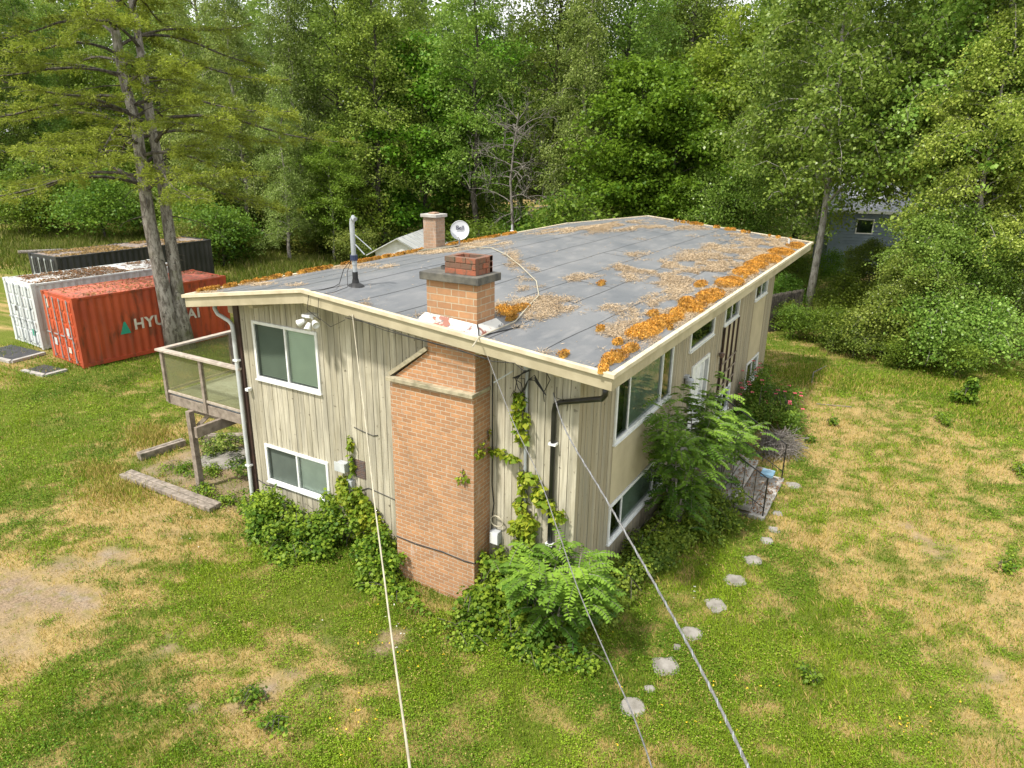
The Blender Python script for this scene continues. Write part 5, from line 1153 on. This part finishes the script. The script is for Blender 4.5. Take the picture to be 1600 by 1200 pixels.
SKIP = {('w', k) for k in [0, 1, 3, 4, 5, 6, 7, 8, 9, 11, 13, 14, 15, 16, 18, 19, 21, 22, 23, 24, 26, 29, 33, 34, 37, 39, 42, 44, 45, 47, 48, 50, 51, 52, 54, 55, 58, 59, 60, 61, 63, 65, 66, 67, 68, 71, 73, 76, 79, 80, 81, 82, 83, 84, 85, 87, 88, 89, 91, 92, 94, 98, 100, 102, 103, 105, 107, 108, 110, 111, 113, 114, 115, 117, 118, 121, 123, 126, 128, 130, 131, 132, 134, 136, 137, 139, 141, 144]} | {('s', k) for k in [0, 0, 0, 0, 3, 4, 5, 6, 7, 8, 11, 13, 15, 16, 17, 18, 19, 21, 24, 25, 26, 27, 28, 29, 30, 31, 32, 33, 34, 37, 42, 43, 46, 50, 52, 53, 54, 55, 57, 58, 59, 61, 63, 65, 67, 68, 71, 76, 78, 80, 81, 83, 84, 85, 86, 87, 89, 91, 93, 95]}   # wholly hidden behind nearer trees
WL = []; KEYS = {}
seen = []
for k in range(150):
    px = -260+2120*((k*0.6180339) % 1); D = 60+48*rnd.random()**1.0
    if px > 1000: D = 50+50*rnd.random()
    if -100 < px < 330: D = max(D, 72)
    pr = rnd.choice(['alderA', 'alderA', 'alderB', 'birch', 'sparse', 'maple', 'fir', 'lime'] if px < 1150 else ['alderA', 'poplar', 'birch', 'lime', 'maple', 'fir'])
    p_ = atd(px, 300, D)
    if 1270 < px < 1480 and D < 66: continue
    if px > 1510 and D < 75: continue
    if any((p_[0]-a)**2+(p_[1]-b)**2 < 9 for a, b in seen): continue
    seen.append((p_[0], p_[1])); sc_v, rz_v = .85+.35*rnd.random(), rnd.random()*6.28
    if ('w', k) in SKIP: continue
    ob_ = place(pr, KND[pr], p_[0], p_[1], sc_v, rz_v, GEN[pr], 'tree', 'woodland trees behind the clearing'); WL.append((ob_, GEN[pr], px)); KEYS[ob_.name] = ('w', k)
# understory shrubs
def shrub(pr, px, py, sc, lab, grp='shrubs along the woodland edge', D=None, name='shrub', sz=None):
    p_ = G(px, py) if D is None else atd(px, 300, D)
    return place(pr, name, p_[0], p_[1], sc, rnd.random()*6.28, lab, 'shrub', grp, sz=sz)
k = 0; SH = []
for i in range(96):
    px = -60+1100*((i*.6180339) % 1); D = 46+26*rnd.random()
    if px < 280: D = 50+17*rnd.random()
    elif px < 560: D = 43+13*rnd.random()
    elif px < 700: D = 45+17*rnd.random()
    else: D = 38+14*rnd.random()
    pr = rnd.choice(['bushA', 'bushB', 'bushC', 'bushC'])
    lab = {'bushA': 'leafy green shrub under the trees', 'bushB': 'pale yellow green shrub under the trees', 'bushC': 'tall dark green shrub under the trees'}[pr]
    sc_v = .9+.7*rnd.random(); rz_v = rnd.random()*6.28
    if ('s', i) in SKIP or (560 < px < 715 and D < 58): continue
    p_ = atd(px, 300, D); ob_ = place(pr, 'shrub', p_[0], p_[1], sc_v, rz_v, lab, 'shrub', 'shrubs under the woodland trees'); WL.append((ob_, lab, px)); KEYS[ob_.name] = ('s', i)
for (px, py, sc, pr) in [(1215, 515, .5, 'bushA'), (1238, 530, .55, 'bushA'), (1270, 535, .5, 'bushA'), (1300, 545, .62, 'bushA'), (1332, 557, .5, 'bushP'), (1375, 560, .75, 'bushP'), (1405, 575, .45, 'bushA'), (1445, 572, .85, 'bushP'), (1490, 590, .5, 'bushA'), (1525, 572, .8, 'bushP'), (1325, 415, .85, 'bushC'),
                         (1222, 490, .5, 'bushC'), (1310, 500, .6, 'bushC'), (1240, 465, .6, 'bushC'), (1295, 455, .6, 'bushC'), (1560, 545, .6, 'bushA'), (1600, 560, .6, 'bushB'), (1600, 500, .5, 'bushB'), (1640, 560, .6, 'bushC'), (1660, 600, .8, 'bushA')]:
    lab = {'bushA': 'leafy low shrub along the lawn edge', 'bushB': 'yellow green shrub beside the dry field', 'bushC': 'taller shrub on the lawn edge bank', 'bushP': 'pale open drooping shrub along the lawn edge'}[pr]
    WL.append((shrub(pr, px, py, sc, lab, 'shrubs along the right lawn edge'), lab, px))

GEN_ = None
SEG = [(-999, 110, 'at the left edge of the photo'), (110, 300, 'behind the twin spruces'), (300, 510, 'between the spruces and the roof vent pipe'), (510, 640, 'beyond the roof vent pipe'), (640, 760, 'beyond the rear chimney and dish'),
       (760, 900, 'around the dead grey tree'), (900, 1060, 'beyond the ridge end of the roof'), (1060, 1250, 'left of the pale poplar trunk'), (1250, 1430, 'around the blue grey house'), (1430, 9999, 'toward the right edge of the photo')]
ORD = ['leftmost', 'second', 'third', 'fourth', 'fifth', 'sixth', 'seventh', 'eighth', 'ninth', 'tenth', 'eleventh', 'twelfth', 'thirteenth', 'fourteenth']
bk = {}
for o_, d_, px in WL:
    sg = [t_ for a, b, t_ in SEG if a <= px < b][0]; bk.setdefault((d_, sg), []).append((px, o_))
for (d_, sg), v_ in bk.items():
    v_.sort(key=lambda q: q[0])
    for i_, (px, o_) in enumerate(v_): o_['label'] = (d_ if len(v_) == 1 else ORD[i_]+' '+d_)+' '+sg
# far woodland mass closing the view
n = 150000; az = YAW+(rg.random(n)-.5)*1.9; dd = 104+26*rg.random(n); x = CP[0]-np.sin(az)*dd; y = CP[1]+np.cos(az)*dd; cr = 19+9*vn(az*60, az*0, 1.5, 3)
z = terr(x, y)+cr*rg.random(n)**.8; P = np.stack([x, y, z], 1); P += rg.normal(size=(n, 3))*.6
V, F = leaves(P, .75, rg, .7, .3); tn = np.clip(.4+.25*rg.normal(size=n)+.5*(fbm(P[:, 0]+P[:, 2], P[:, 1]-P[:, 2], 5, 3, 2)-.5), 0, 1)
tag(npmesh('far_woodland', V, F, MT['leaf_alder'], tint=tn), 'far woodland seen between the nearer trunks', 'woodland', kind='stuff')

# ---- dead branchy tree
def barebranch(mb, p, az, el, ln, r_, g_, dep):
    P_ = brpath(p, az, el, ln, 5, g_, .5, .25); mb.tube(P_, [max(.006, r_*(1-i/6)) for i in range(6)], 5, cap=False)
    if dep:
        for t_ in range(5): i = 1+g_.integers(0, 5); barebranch(mb, P_[i], az+g_.normal()*.9, el+g_.normal()*.6, ln*(.35+.3*g_.random()), r_*.5, g_, dep-1)
g_ = np.random.default_rng(33); p_ = atd(800, 330, 45); mb = MB(); b_ = np.array([p_[0], p_[1], 0.])
tr = [b_, b_+[.1, 0, 3], b_+[-.2, .1, 6], b_+[.1, 0, 8.2], b_+[.3, .1, 10.0]]; mb.tube(tr, [.13, .11, .08, .05, .02], 7)
for k in range(26): u = .28+.70*k/26; f = u*4; i = min(3, int(f)); q = tr[i]+(tr[i+1]-tr[i])*(f-i); barebranch(mb, q, k*2.4, .5+g_.normal()*.4, 1.2+2.2*(1-u)+g_.random(), .04, g_, 2)
dt = empty('dead_tree', tuple(b_), 'leafless grey branchy dead tree behind the roof', 'tree'); mb.build('trunk', MT['dead'], dt, smooth=True)

# ---- twin trunked spruce by the red container
def spruce(base, H, r0, lean, first, nb, seed, label, curve=0.):
    g_ = np.random.default_rng(seed); b_ = np.array(base, float); k = 10
    tr = np.array([b_+np.array([lean[0]*H*(i/k), lean[1]*H*(i/k), H*i/k-(.3 if i == 0 else 0)])+g_.normal(size=3)*[.06, .06, 0]*(i > 0) for i in range(k+1)])
    mb = MB(); mb.tube(tr, [r0*(1.35 if i == 0 else 1)*(1-.80*(i/k)) for i in range(k+1)], 14); mt_ = mb; mb = MB()
    NP, ND = [], []
    for b in range(nb):
        u = (b+.5)/nb; zf = first+(1-first)*u**1.25; f = zf*k; i = min(k-1, int(f)); p_ = tr[i]+(tr[i+1]-tr[i])*(f-i)
        az = b*2.399+g_.normal()*.3; ln = (7.4*(1-.55*u))*(.75+.4*g_.random()); el = .28+g_.normal()*.12
        pts = [p_]; e = el; a = az
        for j in range(9): pts.append(pts[-1]+np.array([math.cos(a)*math.cos(e), math.sin(a)*math.cos(e), math.sin(e)])*ln/9); e += (-.13 if j < 4 else .07); a += g_.normal()*.07
        pts = np.array(pts); mb.tube(pts, [max(.012, .075*(1-j/10)*(1-.4*u)) for j in range(10)], 5, cap=False)
        for t_ in range(19):
            s = .22+.78*(t_+g_.random())/19; f2 = s*9; j = min(8, int(f2)); c_ = pts[j]+(pts[j+1]-pts[j])*(f2-j); side = 1 if t_ % 2 else -1
            d0 = pts[j+1]-pts[j]; ah = math.atan2(d0[1], d0[0])+side*(.75+.25*g_.normal()); l2 = ln*.24*(1.15-s*.75)*(.6+.7*g_.random())
            T_ = brpath(c_, ah, .15+.12*g_.normal(), l2, 3, g_, .5, .15); mb.tube(T_, [.012, .009, .006, .003], 3, cap=False)
            m_ = int(50+120*l2); uu = g_.random(m_)**.8; ff = uu*3; jj_ = np.minimum(ff.astype(int), 2); q = T_[jj_]+(T_[jj_+1]-T_[jj_])*(ff-jj_)[:, None]
            tl = g_.normal(size=(m_, 3))*[.075, .075, .06]; tl[:, 2] -= .02; NP.append(q+tl*(.55+.6*uu[:, None])); dd_ = np.tile((T_[3]-T_[0])/max(l2, .01), (m_, 1))+g_.normal(size=(m_, 3))*.6; ND.append(dd_)
    for b in range(34):       # dead stubs and bare twigs
        zf = .12+.5*g_.random(); f = zf*k; i = min(k-1, int(f)); p_ = tr[i]+(tr[i+1]-tr[i])*(f-i); T_ = brpath(p_, g_.random()*6.28, .1+.3*g_.normal(), .5+2.2*g_.random()*(zf > .3), 4, g_, .5, .25); mb.tube(T_, [.025, .018, .012, .008, .003], 4, cap=False)
    P = np.concatenate(NP); D_ = unit(np.concatenate(ND)); kk = (fbm(P[:, 0]*1.3+P[:, 2], P[:, 1]*1.3-P[:, 2]*.6, .55, seed, 3) > .46); P, D_ = P[kk], D_[kk]; V, F = leaves(P, (.125*(.7+.6*g_.random(len(P)))), g_, .26, dirs=D_)
    r_ = empty('spruce_tree', tuple(base), label, 'tree', 'twin spruces by the red container'); mt_.build('trunk', MT['bark_grey'], r_, smooth=True); mb.build('bough', MT['bark_dark'], r_)
    tn = np.clip(.45+.2*g_.normal(size=len(P))+.7*(fbm(P[:, 0]+P[:, 2], P[:, 1], 1.2, 3, 2)-.5), 0, 1); npmesh('crown', V, F, MT['needle'], r_, tint=tn)
    print('spruce leaves', len(P))
sp = atd(277, 533, 30.0); zb = float(terr(sp[0], sp[1]))
b1 = (-20.75, 6.85); b2 = (-20.66, 7.30)
spruce((b1[0], b1[1], zb-.1), 17, .31, (-.042, -.022), .36, 46, 41, 'leaning grey spruce trunk with yellow green boughs beside the red container')
spruce((b2[0], b2[1], zb-.1), 17, .27, (-.020, -.012), .46, 24, 42, 'straight browner trunk behind the leaning spruce, the right one of the pair')

# ================================================================== PLANTS ROUND THE HOUSE
def leafcloud(name, ells, n, size, mat, label, cat, asp=.8, stems=None, group=None, stemmat='bark_dark', droop=.2, seed=1):
    """bramble or vine: leaves through a few flattened mounds, with arching canes"""
    g_ = np.random.default_rng(seed); sub = []
    for e in ells:
        sub.append((e[0], e[1], e[2], e[3]*.8, e[4]*.8, e[5]*.75))
        if e[3]*e[4]*e[5] > .004:
            for _ in range(7):
                d_ = g_.normal(size=3)*[.55, .55, .5]; f_ = .22+.28*g_.random(); sub.append((e[0]+d_[0]*e[3], e[1]+d_[1]*e[4], max(.05, e[2]+d_[2]*e[5]), e[3]*f_*1.2, e[4]*f_*1.2, e[5]*f_*1.3))
    e0_ = ells; ells = sub; W_ = np.array([e[3]*e[4]*e[5] for e in ells])**.55; W_ /= W_.sum(); idx = g_.choice(len(ells), n, p=W_); E_ = np.array(ells)[idx]
    d = unit(g_.normal(size=(n, 3))); r_ = .35+.8*g_.random(n)**.8; P = E_[:, :3]+d*E_[:, 3:6]*r_[:, None]
    P[:, 2] += .10*(fbm(P[:, 0], P[:, 1], .4, seed, 2)-.5); k = (P[:, 2] > gh(P[:, 0], P[:, 1])+.02) & ~inhouse(P[:, 0], P[:, 1], -.0) & ~((P[:, 0] > -3.5) & (P[:, 0] < -1.66) & (P[:, 1] > -.55) & (P[:, 1] < .1)); P = P[k]; E_ = E_[k]; d = d[k]
    up = d*.8; up[:, 2] += .7; dr_ = g_.normal(size=P.shape); dr_[:, 2] = dr_[:, 2]*.4-droop
    V, F = leaves(P, size*(.55+.9*g_.random(len(P))), g_, asp, nrm=unit(up), dirs=unit(dr_))
    tn = np.clip(.38+.33*g_.normal(size=len(P))+.35*(fbm(P[:, 0], P[:, 1]+P[:, 2], .5, seed+3, 3)-.5)*3, 0, 1)
    ells = e0_; r0_ = empty(name, (ells[0][0], ells[0][1], 0), label, cat, group)
    npmesh('foliage', V, F, MT[mat], r0_, tint=tn)
    mb = MB()
    for e in ells:
        for _ in range(stems or 5):
            x0, y0 = e[0]+g_.normal()*e[3]*.3, e[1]+g_.normal()*e[4]*.3; a = g_.random()*6.28; x1, y1 = e[0]+math.cos(a)*e[3], e[1]+math.sin(a)*e[4]
            if inhouse(np.array(x1), np.array(y1), .03): x1, y1 = x0, min(y0, -.1) if x0 < .1 else y0
            if inhouse(np.array(x0), np.array(y0), .03): continue
            mb.tube([(x0, y0, max(0, e[2]-e[5])), ((x0+x1)/2, (y0+y1)/2, e[2]+e[5]*.8), (x1, y1, e[2]+e[5]*.2)], .006, 4)
    if mb.v: mb.build('stem', MT[stemmat], r0_)
    return r0_
def E3(px, py, rx, ry, rz, z): p_ = at(px, py, 2, z); return (p_[0], p_[1], z, rx, ry, rz)
leafcloud('bramble_bush', [(-7.5, -.45, .2, .4, .35, .3), (-7.0, -.55, .4, .6, .5, .45), (-6.3, -.55, .4, .6, .5, .42), (-5.6, -.5, .38, .55, .45, .42), (-5.15, -.35, .6, .4, .3, .45), (-5.9, -1.0, .15, .7, .4, .25), (-6.8, -.95, .12, .6, .3, .18)], 15000, .075, 'leaf_bramble', 'low bramble growing against the gable below the lower window', 'bramble', seed=3)
leafcloud('climbing_vine', [(-5.05, -.15, 1.15, .24, .13, .35), (-4.75, -.16, .95, .32, .14, .4), (-4.45, -.16, .75, .25, .13, .35), (-5.2, -.14, 1.4, .16, .1, .25), (-4.98, -.06, 1.9, .06, .05, .3), (-4.98, -.05, 2.35, .05, .04, .25)], 3600, .095, 'leaf_ivy', 'yellow green vine climbing round the grey box on the gable', 'vine', seed=4, stems=2, droop=.7)
leafcloud('bramble_bush', [(-4.3, -.35, .3, .5, .3, .42), (-3.85, -.45, .45, .35, .3, .5), (-3.7, -.8, .2, .4, .3, .3), (-3.9, -.5, .1, .5, .5, .3), (-3.3, -1.0, .05, .8, .3, .16)], 6500, .075, 'leaf_bramble', 'bramble filling the corner left of the chimney breast', 'bramble', seed=5)
leafcloud('bramble_bush', [(-1.2, -.35, .55, .42, .3, .6), (-.9, -.4, .95, .4, .3, .4), (-1.35, -.8, .3, .35, .35, .35), (-.6, -.5, .5, .5, .35, .5), (-.3, -.9, .2, .6, .4, .35), (-1.5, -.4, .3, .16, .3, .35), (-.9, -.2, 1.25, .25, .15, .3)], 9500, .085, 'leaf_bramble', 'round leaved bramble bush between the chimney and the black downpipe', 'bramble', seed=6)
leafcloud('climbing_vine', [(-1.05, -.12, 4.05, .15, .08, .22), (-1.0, -.12, 3.75, .2, .09, .2), (-.98, -.1, 3.45, .13, .07, .22), (-1.5, -.10, 3.0, .2, .05, .07), (-1.2, -.10, 2.95, .2, .05, .07), (-.85, -.12, 2.7, .22, .1, .14), (-.62, -.14, 2.45, .16, .1, .16), (-.5, -.17, 2.3, .24, .1, .1), (-.22, -.2, 2.15, .14, .1, .14), (-1.0, -.1, 2.1, .14, .08, .18), (-.82, -.12, 1.85, .2, .1, .2), (-1.05, -.1, 1.6, .18, .08, .2), (-.95, -.12, 2.5, .07, .05, .4)], 1750, .10, 'leaf_ivy', 'patchy vine climbing the grey conduit right of the chimney', 'vine', seed=7, stems=1, droop=.7)
leafcloud('chimney_creeper', [(-1.64, -.35, 3.1, .03, .16, .2), (-1.9, -.56, 2.6, .12, .03, .2), (-1.64, -.3, .9, .04, .2, .3), (-1.62, -.45, .5, .06, .12, .3), (-1.66, -.1, 3.3, .03, .1, .12)], 200, .07, 'leaf_ivy', 'thin creeper on the corner of the chimney breast', 'vine', seed=8, stems=1)
leafcloud('bramble_bush', [(-.2, -1.1, .08, .7, .4, .16), (.6, -.8, .1, .5, .4, .2), (-1.4, -1.3, .06, .6, .35, .12), (.2, -.4, .3, .4, .3, .35)], 5500, .055, 'leaf_bramble', 'low green weeds spreading in front of the locust sapling', 'weeds', seed=9)
leafcloud('shrub', [(.5, 1.2, .25, .45, .8, .4), (.6, 2.4, .35, .5, .8, .5), (.7, 3.6, .35, .6, .8, .5), (1.1, 4.4, .3, .6, .5, .45), (1.3, 5.1, .35, .5, .35, .45), (.4, 4.9, .5, .4, .5, .6)], 22000, .06, 'leaf_bush', 'dark ground shrub below the side windows', 'shrub', seed=10)
leafcloud('shrub', [(.55, 8.8, .5, .45, .5, .6), (.6, 9.8, .35, .5, .6, .5), (.5, 11., .3, .4, .6, .45)], 8000, .06, 'leaf_bush', 'green shrub against the side wall past the front steps', 'shrub', seed=11)
rs = leafcloud('rose_bush', [(.9, 11.6, .8, .75, .8, .8), (.5, 12.3, 1.0, .55, .6, .85), (1.3, 12.2, .6, .7, .8, .6), (1.7, 11.8, .4, .5, .6, .4)], 15000, .06, 'leaf_bush', 'sprawling rose bush with pink flowers near the far side window', 'rose bush', seed=12, asp=.6)
n = 42; g_ = np.random.default_rng(9); mb = MB()
for k in range(n):
    e = [(.9, 11.6, .8, .75, .8, .8), (.5, 12.3, 1.0, .55, .6, .85), (1.3, 12.2, .6, .7, .8, .6)][k % 3]; d = unit(g_.normal(size=(1, 3)))[0]; d[2] = abs(d[2]); d[1] = -abs(d[1]) if k % 2 else d[1]
    c_ = np.array(e[:3])+d*np.array(e[3:6])*1.02
    for j in range(5): a = j*1.257; mb.add([c_, c_+np.array([math.cos(a)*.05, math.sin(a)*.05, .02]), c_+np.array([math.cos(a+.6)*.07, math.sin(a+.6)*.07, .0]), c_+np.array([math.cos(a+1.1)*.05, math.sin(a+1.1)*.05, .02])], [(0, 1, 2, 3)])
mb.build('flower', MT['petal'], rs)
# dry brush pile
g_ = np.random.default_rng(14); mb = MB()
for k in range(420):
    a = g_.random()*6.28; r_ = g_.random()**.6*.75; z = .1+.5*(1-r_)*g_.random(); c_ = Vector((1.75+math.cos(a)*r_*.7, 9.9+math.sin(a)*r_*1.1, z)); d = Vector((g_.normal(), g_.normal(), g_.normal()*.35)).normalized()*(.2+.3*g_.random())
    if c_.x-abs(d.x) < .1: continue
    mb.tube([c_-d, c_+Vector((0, 0, .05)), c_+d], .006, 3, cap=False)
tag(mb.build('brush_pile', MT['dead']), 'heap of dry grey twigs on the lawn past the steps', 'twigs')
leafcloud('bramble_bush', [(-9.0, 1.2, .3, .7, .5, .4), (-8.5, 2.4, .4, .4, .6, .5), (-10.4, 2.2, .3, .8, .4, .35), (-11.5, 1.4, .2, .5, .4, .25)], 9000, .065, 'leaf_brush', 'brownish bramble under the balcony', 'bramble', seed=15)
leafcloud('weeds', [(-9.6, -.3, .12, .35, .25, .2), (-10.6, .5, .1, .4, .3, .18), (-8.7, -.3, .12, .4, .3, .2), (-11.4, .2, .1, .4, .3, .15)], 2400, .05, 'leaf_bramble', 'small weeds in the bed around the balcony post', 'weeds', seed=16)
# ---- black locust saplings with feathered leaves
def locust(name, base, crown, r_, nfr, seed, label, H):
    g_ = np.random.default_rng(seed); r0_ = empty(name, base, label, 'sapling'); mb = MB(); b_ = Vector(base); PP, DD, UU, SZ = [], [], [], []
    mains = []
    for k in range(9):
        a = k*2.4; tip = Vector(crown)+Vector((math.cos(a)*r_[0]*.7, math.sin(a)*r_[1]*.7, r_[2]*(g_.random()-.3))); mid = b_.lerp(tip, .5)+Vector((g_.normal()*.1, g_.normal()*.1, .2)); mains.append((b_, mid, tip)); mb.tube([b_, b_.lerp(mid, .5)+Vector((0, 0, .1)), mid, mid.lerp(tip, .5)+Vector((0, 0, .06)), tip], [.024, .02, .014, .009, .004], 6)
    for k in range(nfr):
        m_ = mains[k % 9]; u = .35+.65*g_.random(); c_ = m_[1].lerp(m_[2], u*1.0) if g_.random() < .8 else m_[0].lerp(m_[1], .5+.5*g_.random())
        c_ = c_+Vector(g_.normal(size=3))*.16*max(r_)
        d_ = Vector((c_.x-crown[0], c_.y-crown[1], 0)); d_ = (d_.normalized() if d_.length > .05 else Vector((1, 0, 0)))*.8+Vector(g_.normal(size=3))*.55; d_.z = d_.z*.4+.25; d_.normalize()
        ln = .26+.20*g_.random(); pts = [c_]; e = d_.copy()
        for j in range(8): pts.append(pts[-1]+e*ln/8); e = (e+Vector((0, 0, -.13))).normalized()
        mb.tube([pts[0], pts[3], pts[6], pts[8]], [.004, .003, .002, .001], 3, cap=False)
        side = e.cross(Vector((0, 0, 1))).normalized(); nl = 8
        for j in range(nl):
            q = pts[0].lerp(pts[1], 0) if j == 0 else pts[j]; q = pts[min(8, j+1)]
            for s_ in (-1, 1):
                PP.append(q); DD.append(side*s_+e*.25+Vector((0, 0, -.12))); UU.append((0, 0, 1)); SZ.append((.088+.024*g_.random())*(1-.03*abs(j-3)**1.3))
        PP.append(pts[8]); DD.append(e); UU.append((0, 0, 1)); SZ.append(.07)
    PP = np.array([tuple(v) for v in PP]); DD = np.array([tuple(v) for v in DD]); UU = np.array(UU, float)
    k = ~inhouse(PP[:, 0], PP[:, 1], .02); g2 = np.random.default_rng(seed+1); n_ = k.sum()
    d = unit(DD[k]+g2.normal(size=(n_, 3))*.08); up = UU[k]+g2.normal(size=(n_, 3))*.18; s = unit(np.cross(d, up)); L_ = np.array(SZ)[k][:, None]; W_ = L_*.24; P = PP[k]
    V = np.stack([P, P+d*L_*.3+s*W_, P+d*L_*.8+s*W_*.8, P+d*L_, P+d*L_*.8-s*W_*.8, P+d*L_*.3-s*W_], 1).reshape(-1, 3)
    F = np.arange(6*n_).reshape(n_, 6)
    tn = np.repeat(g2.random(nfr), 17)[:len(PP)][k]; tn = np.clip(tn*.7+.35*(P[:, 2]-crown[2]+r_[2])/(2*r_[2]), 0, 1)
    npmesh('foliage', V, F, MT['leaf_locust'], r0_, tint=tn); mb.build('stem', MT['bark_grey'], r0_)
locust('locust_sapling', (.0, -.55, 0), (.10, -.75, 1.42), (.85, .6, .5), 380, 51, 'small feathery leaved locust sapling in front of the near house corner', 1.8)
locust('locust_sapling', (.72, 3.9, 0), (.66, 3.9, 2.6), (.78, 1.05, 1.15), 600, 52, 'taller feathery leaved locust sapling by the front steps', 3.2)
locust('locust_sapling', (1.0, 6.2, 0), (1.15, 6.0, 1.75), (.5, .8, .45), 120, 53, 'light green locust shoots spreading over the front steps', 1.8)
c_ = G(1508, 632); leafcloud('shrub', [(c_[0], c_[1], .35, .34, .34, .36), (c_[0]+.1, c_[1], .65, .2, .2, .25)], 1500, .09, 'leaf_bramble', 'small pale green shrub alone on the lawn by the thicket', 'shrub', seed=77)
# fallen twigs and weeds on the lawn
mb = MB(); a = G(1268, 600); b = G(1290, 575)
mb.tube([(a[0], a[1], .05), ((a[0]+b[0])/2-.2, (a[1]+b[1])/2, .1), (b[0], b[1], .08)], .02, 5); mb.tube([tuple(G(1275, 633))[:2]+(.05,), tuple(G(1330, 638))[:2]+(.05,)], .015, 5); tag(mb.build('fallen_branch', MT['dead']), 'pale fallen branch on the lawn before the bushes', 'branch')
for (px, py, r_, lab) in [(1470, 660, .30, 'yellow green weed clump on the lawn below the small shrub'), (1300, 665, .18, 'tiny weed tuft on the lawn right of the rose bush'), (1262, 690, .18, 'yellow weed tuft beside the brush pile'), (1595, 740, .35, 'bluish green weed at the right edge of the lawn'), (1575, 892, .2, 'weed clump on the dry patch at the right edge'), (1262, 1062, .18, 'yellowish weed on the clover right of the thick cable'), (430, 1135, .22, 'broad leaved weed on the bare patch near the lower left'), (400, 1095, .25, 'second weed on the bare patch near the lower left')]:
    c_ = G(px, py); leafcloud('weed', [(c_[0], c_[1], .08, r_, r_, .12+r_*.3)], int(1500*r_), .06, 'leaf_bramble', lab, 'weed', seed=int(px))
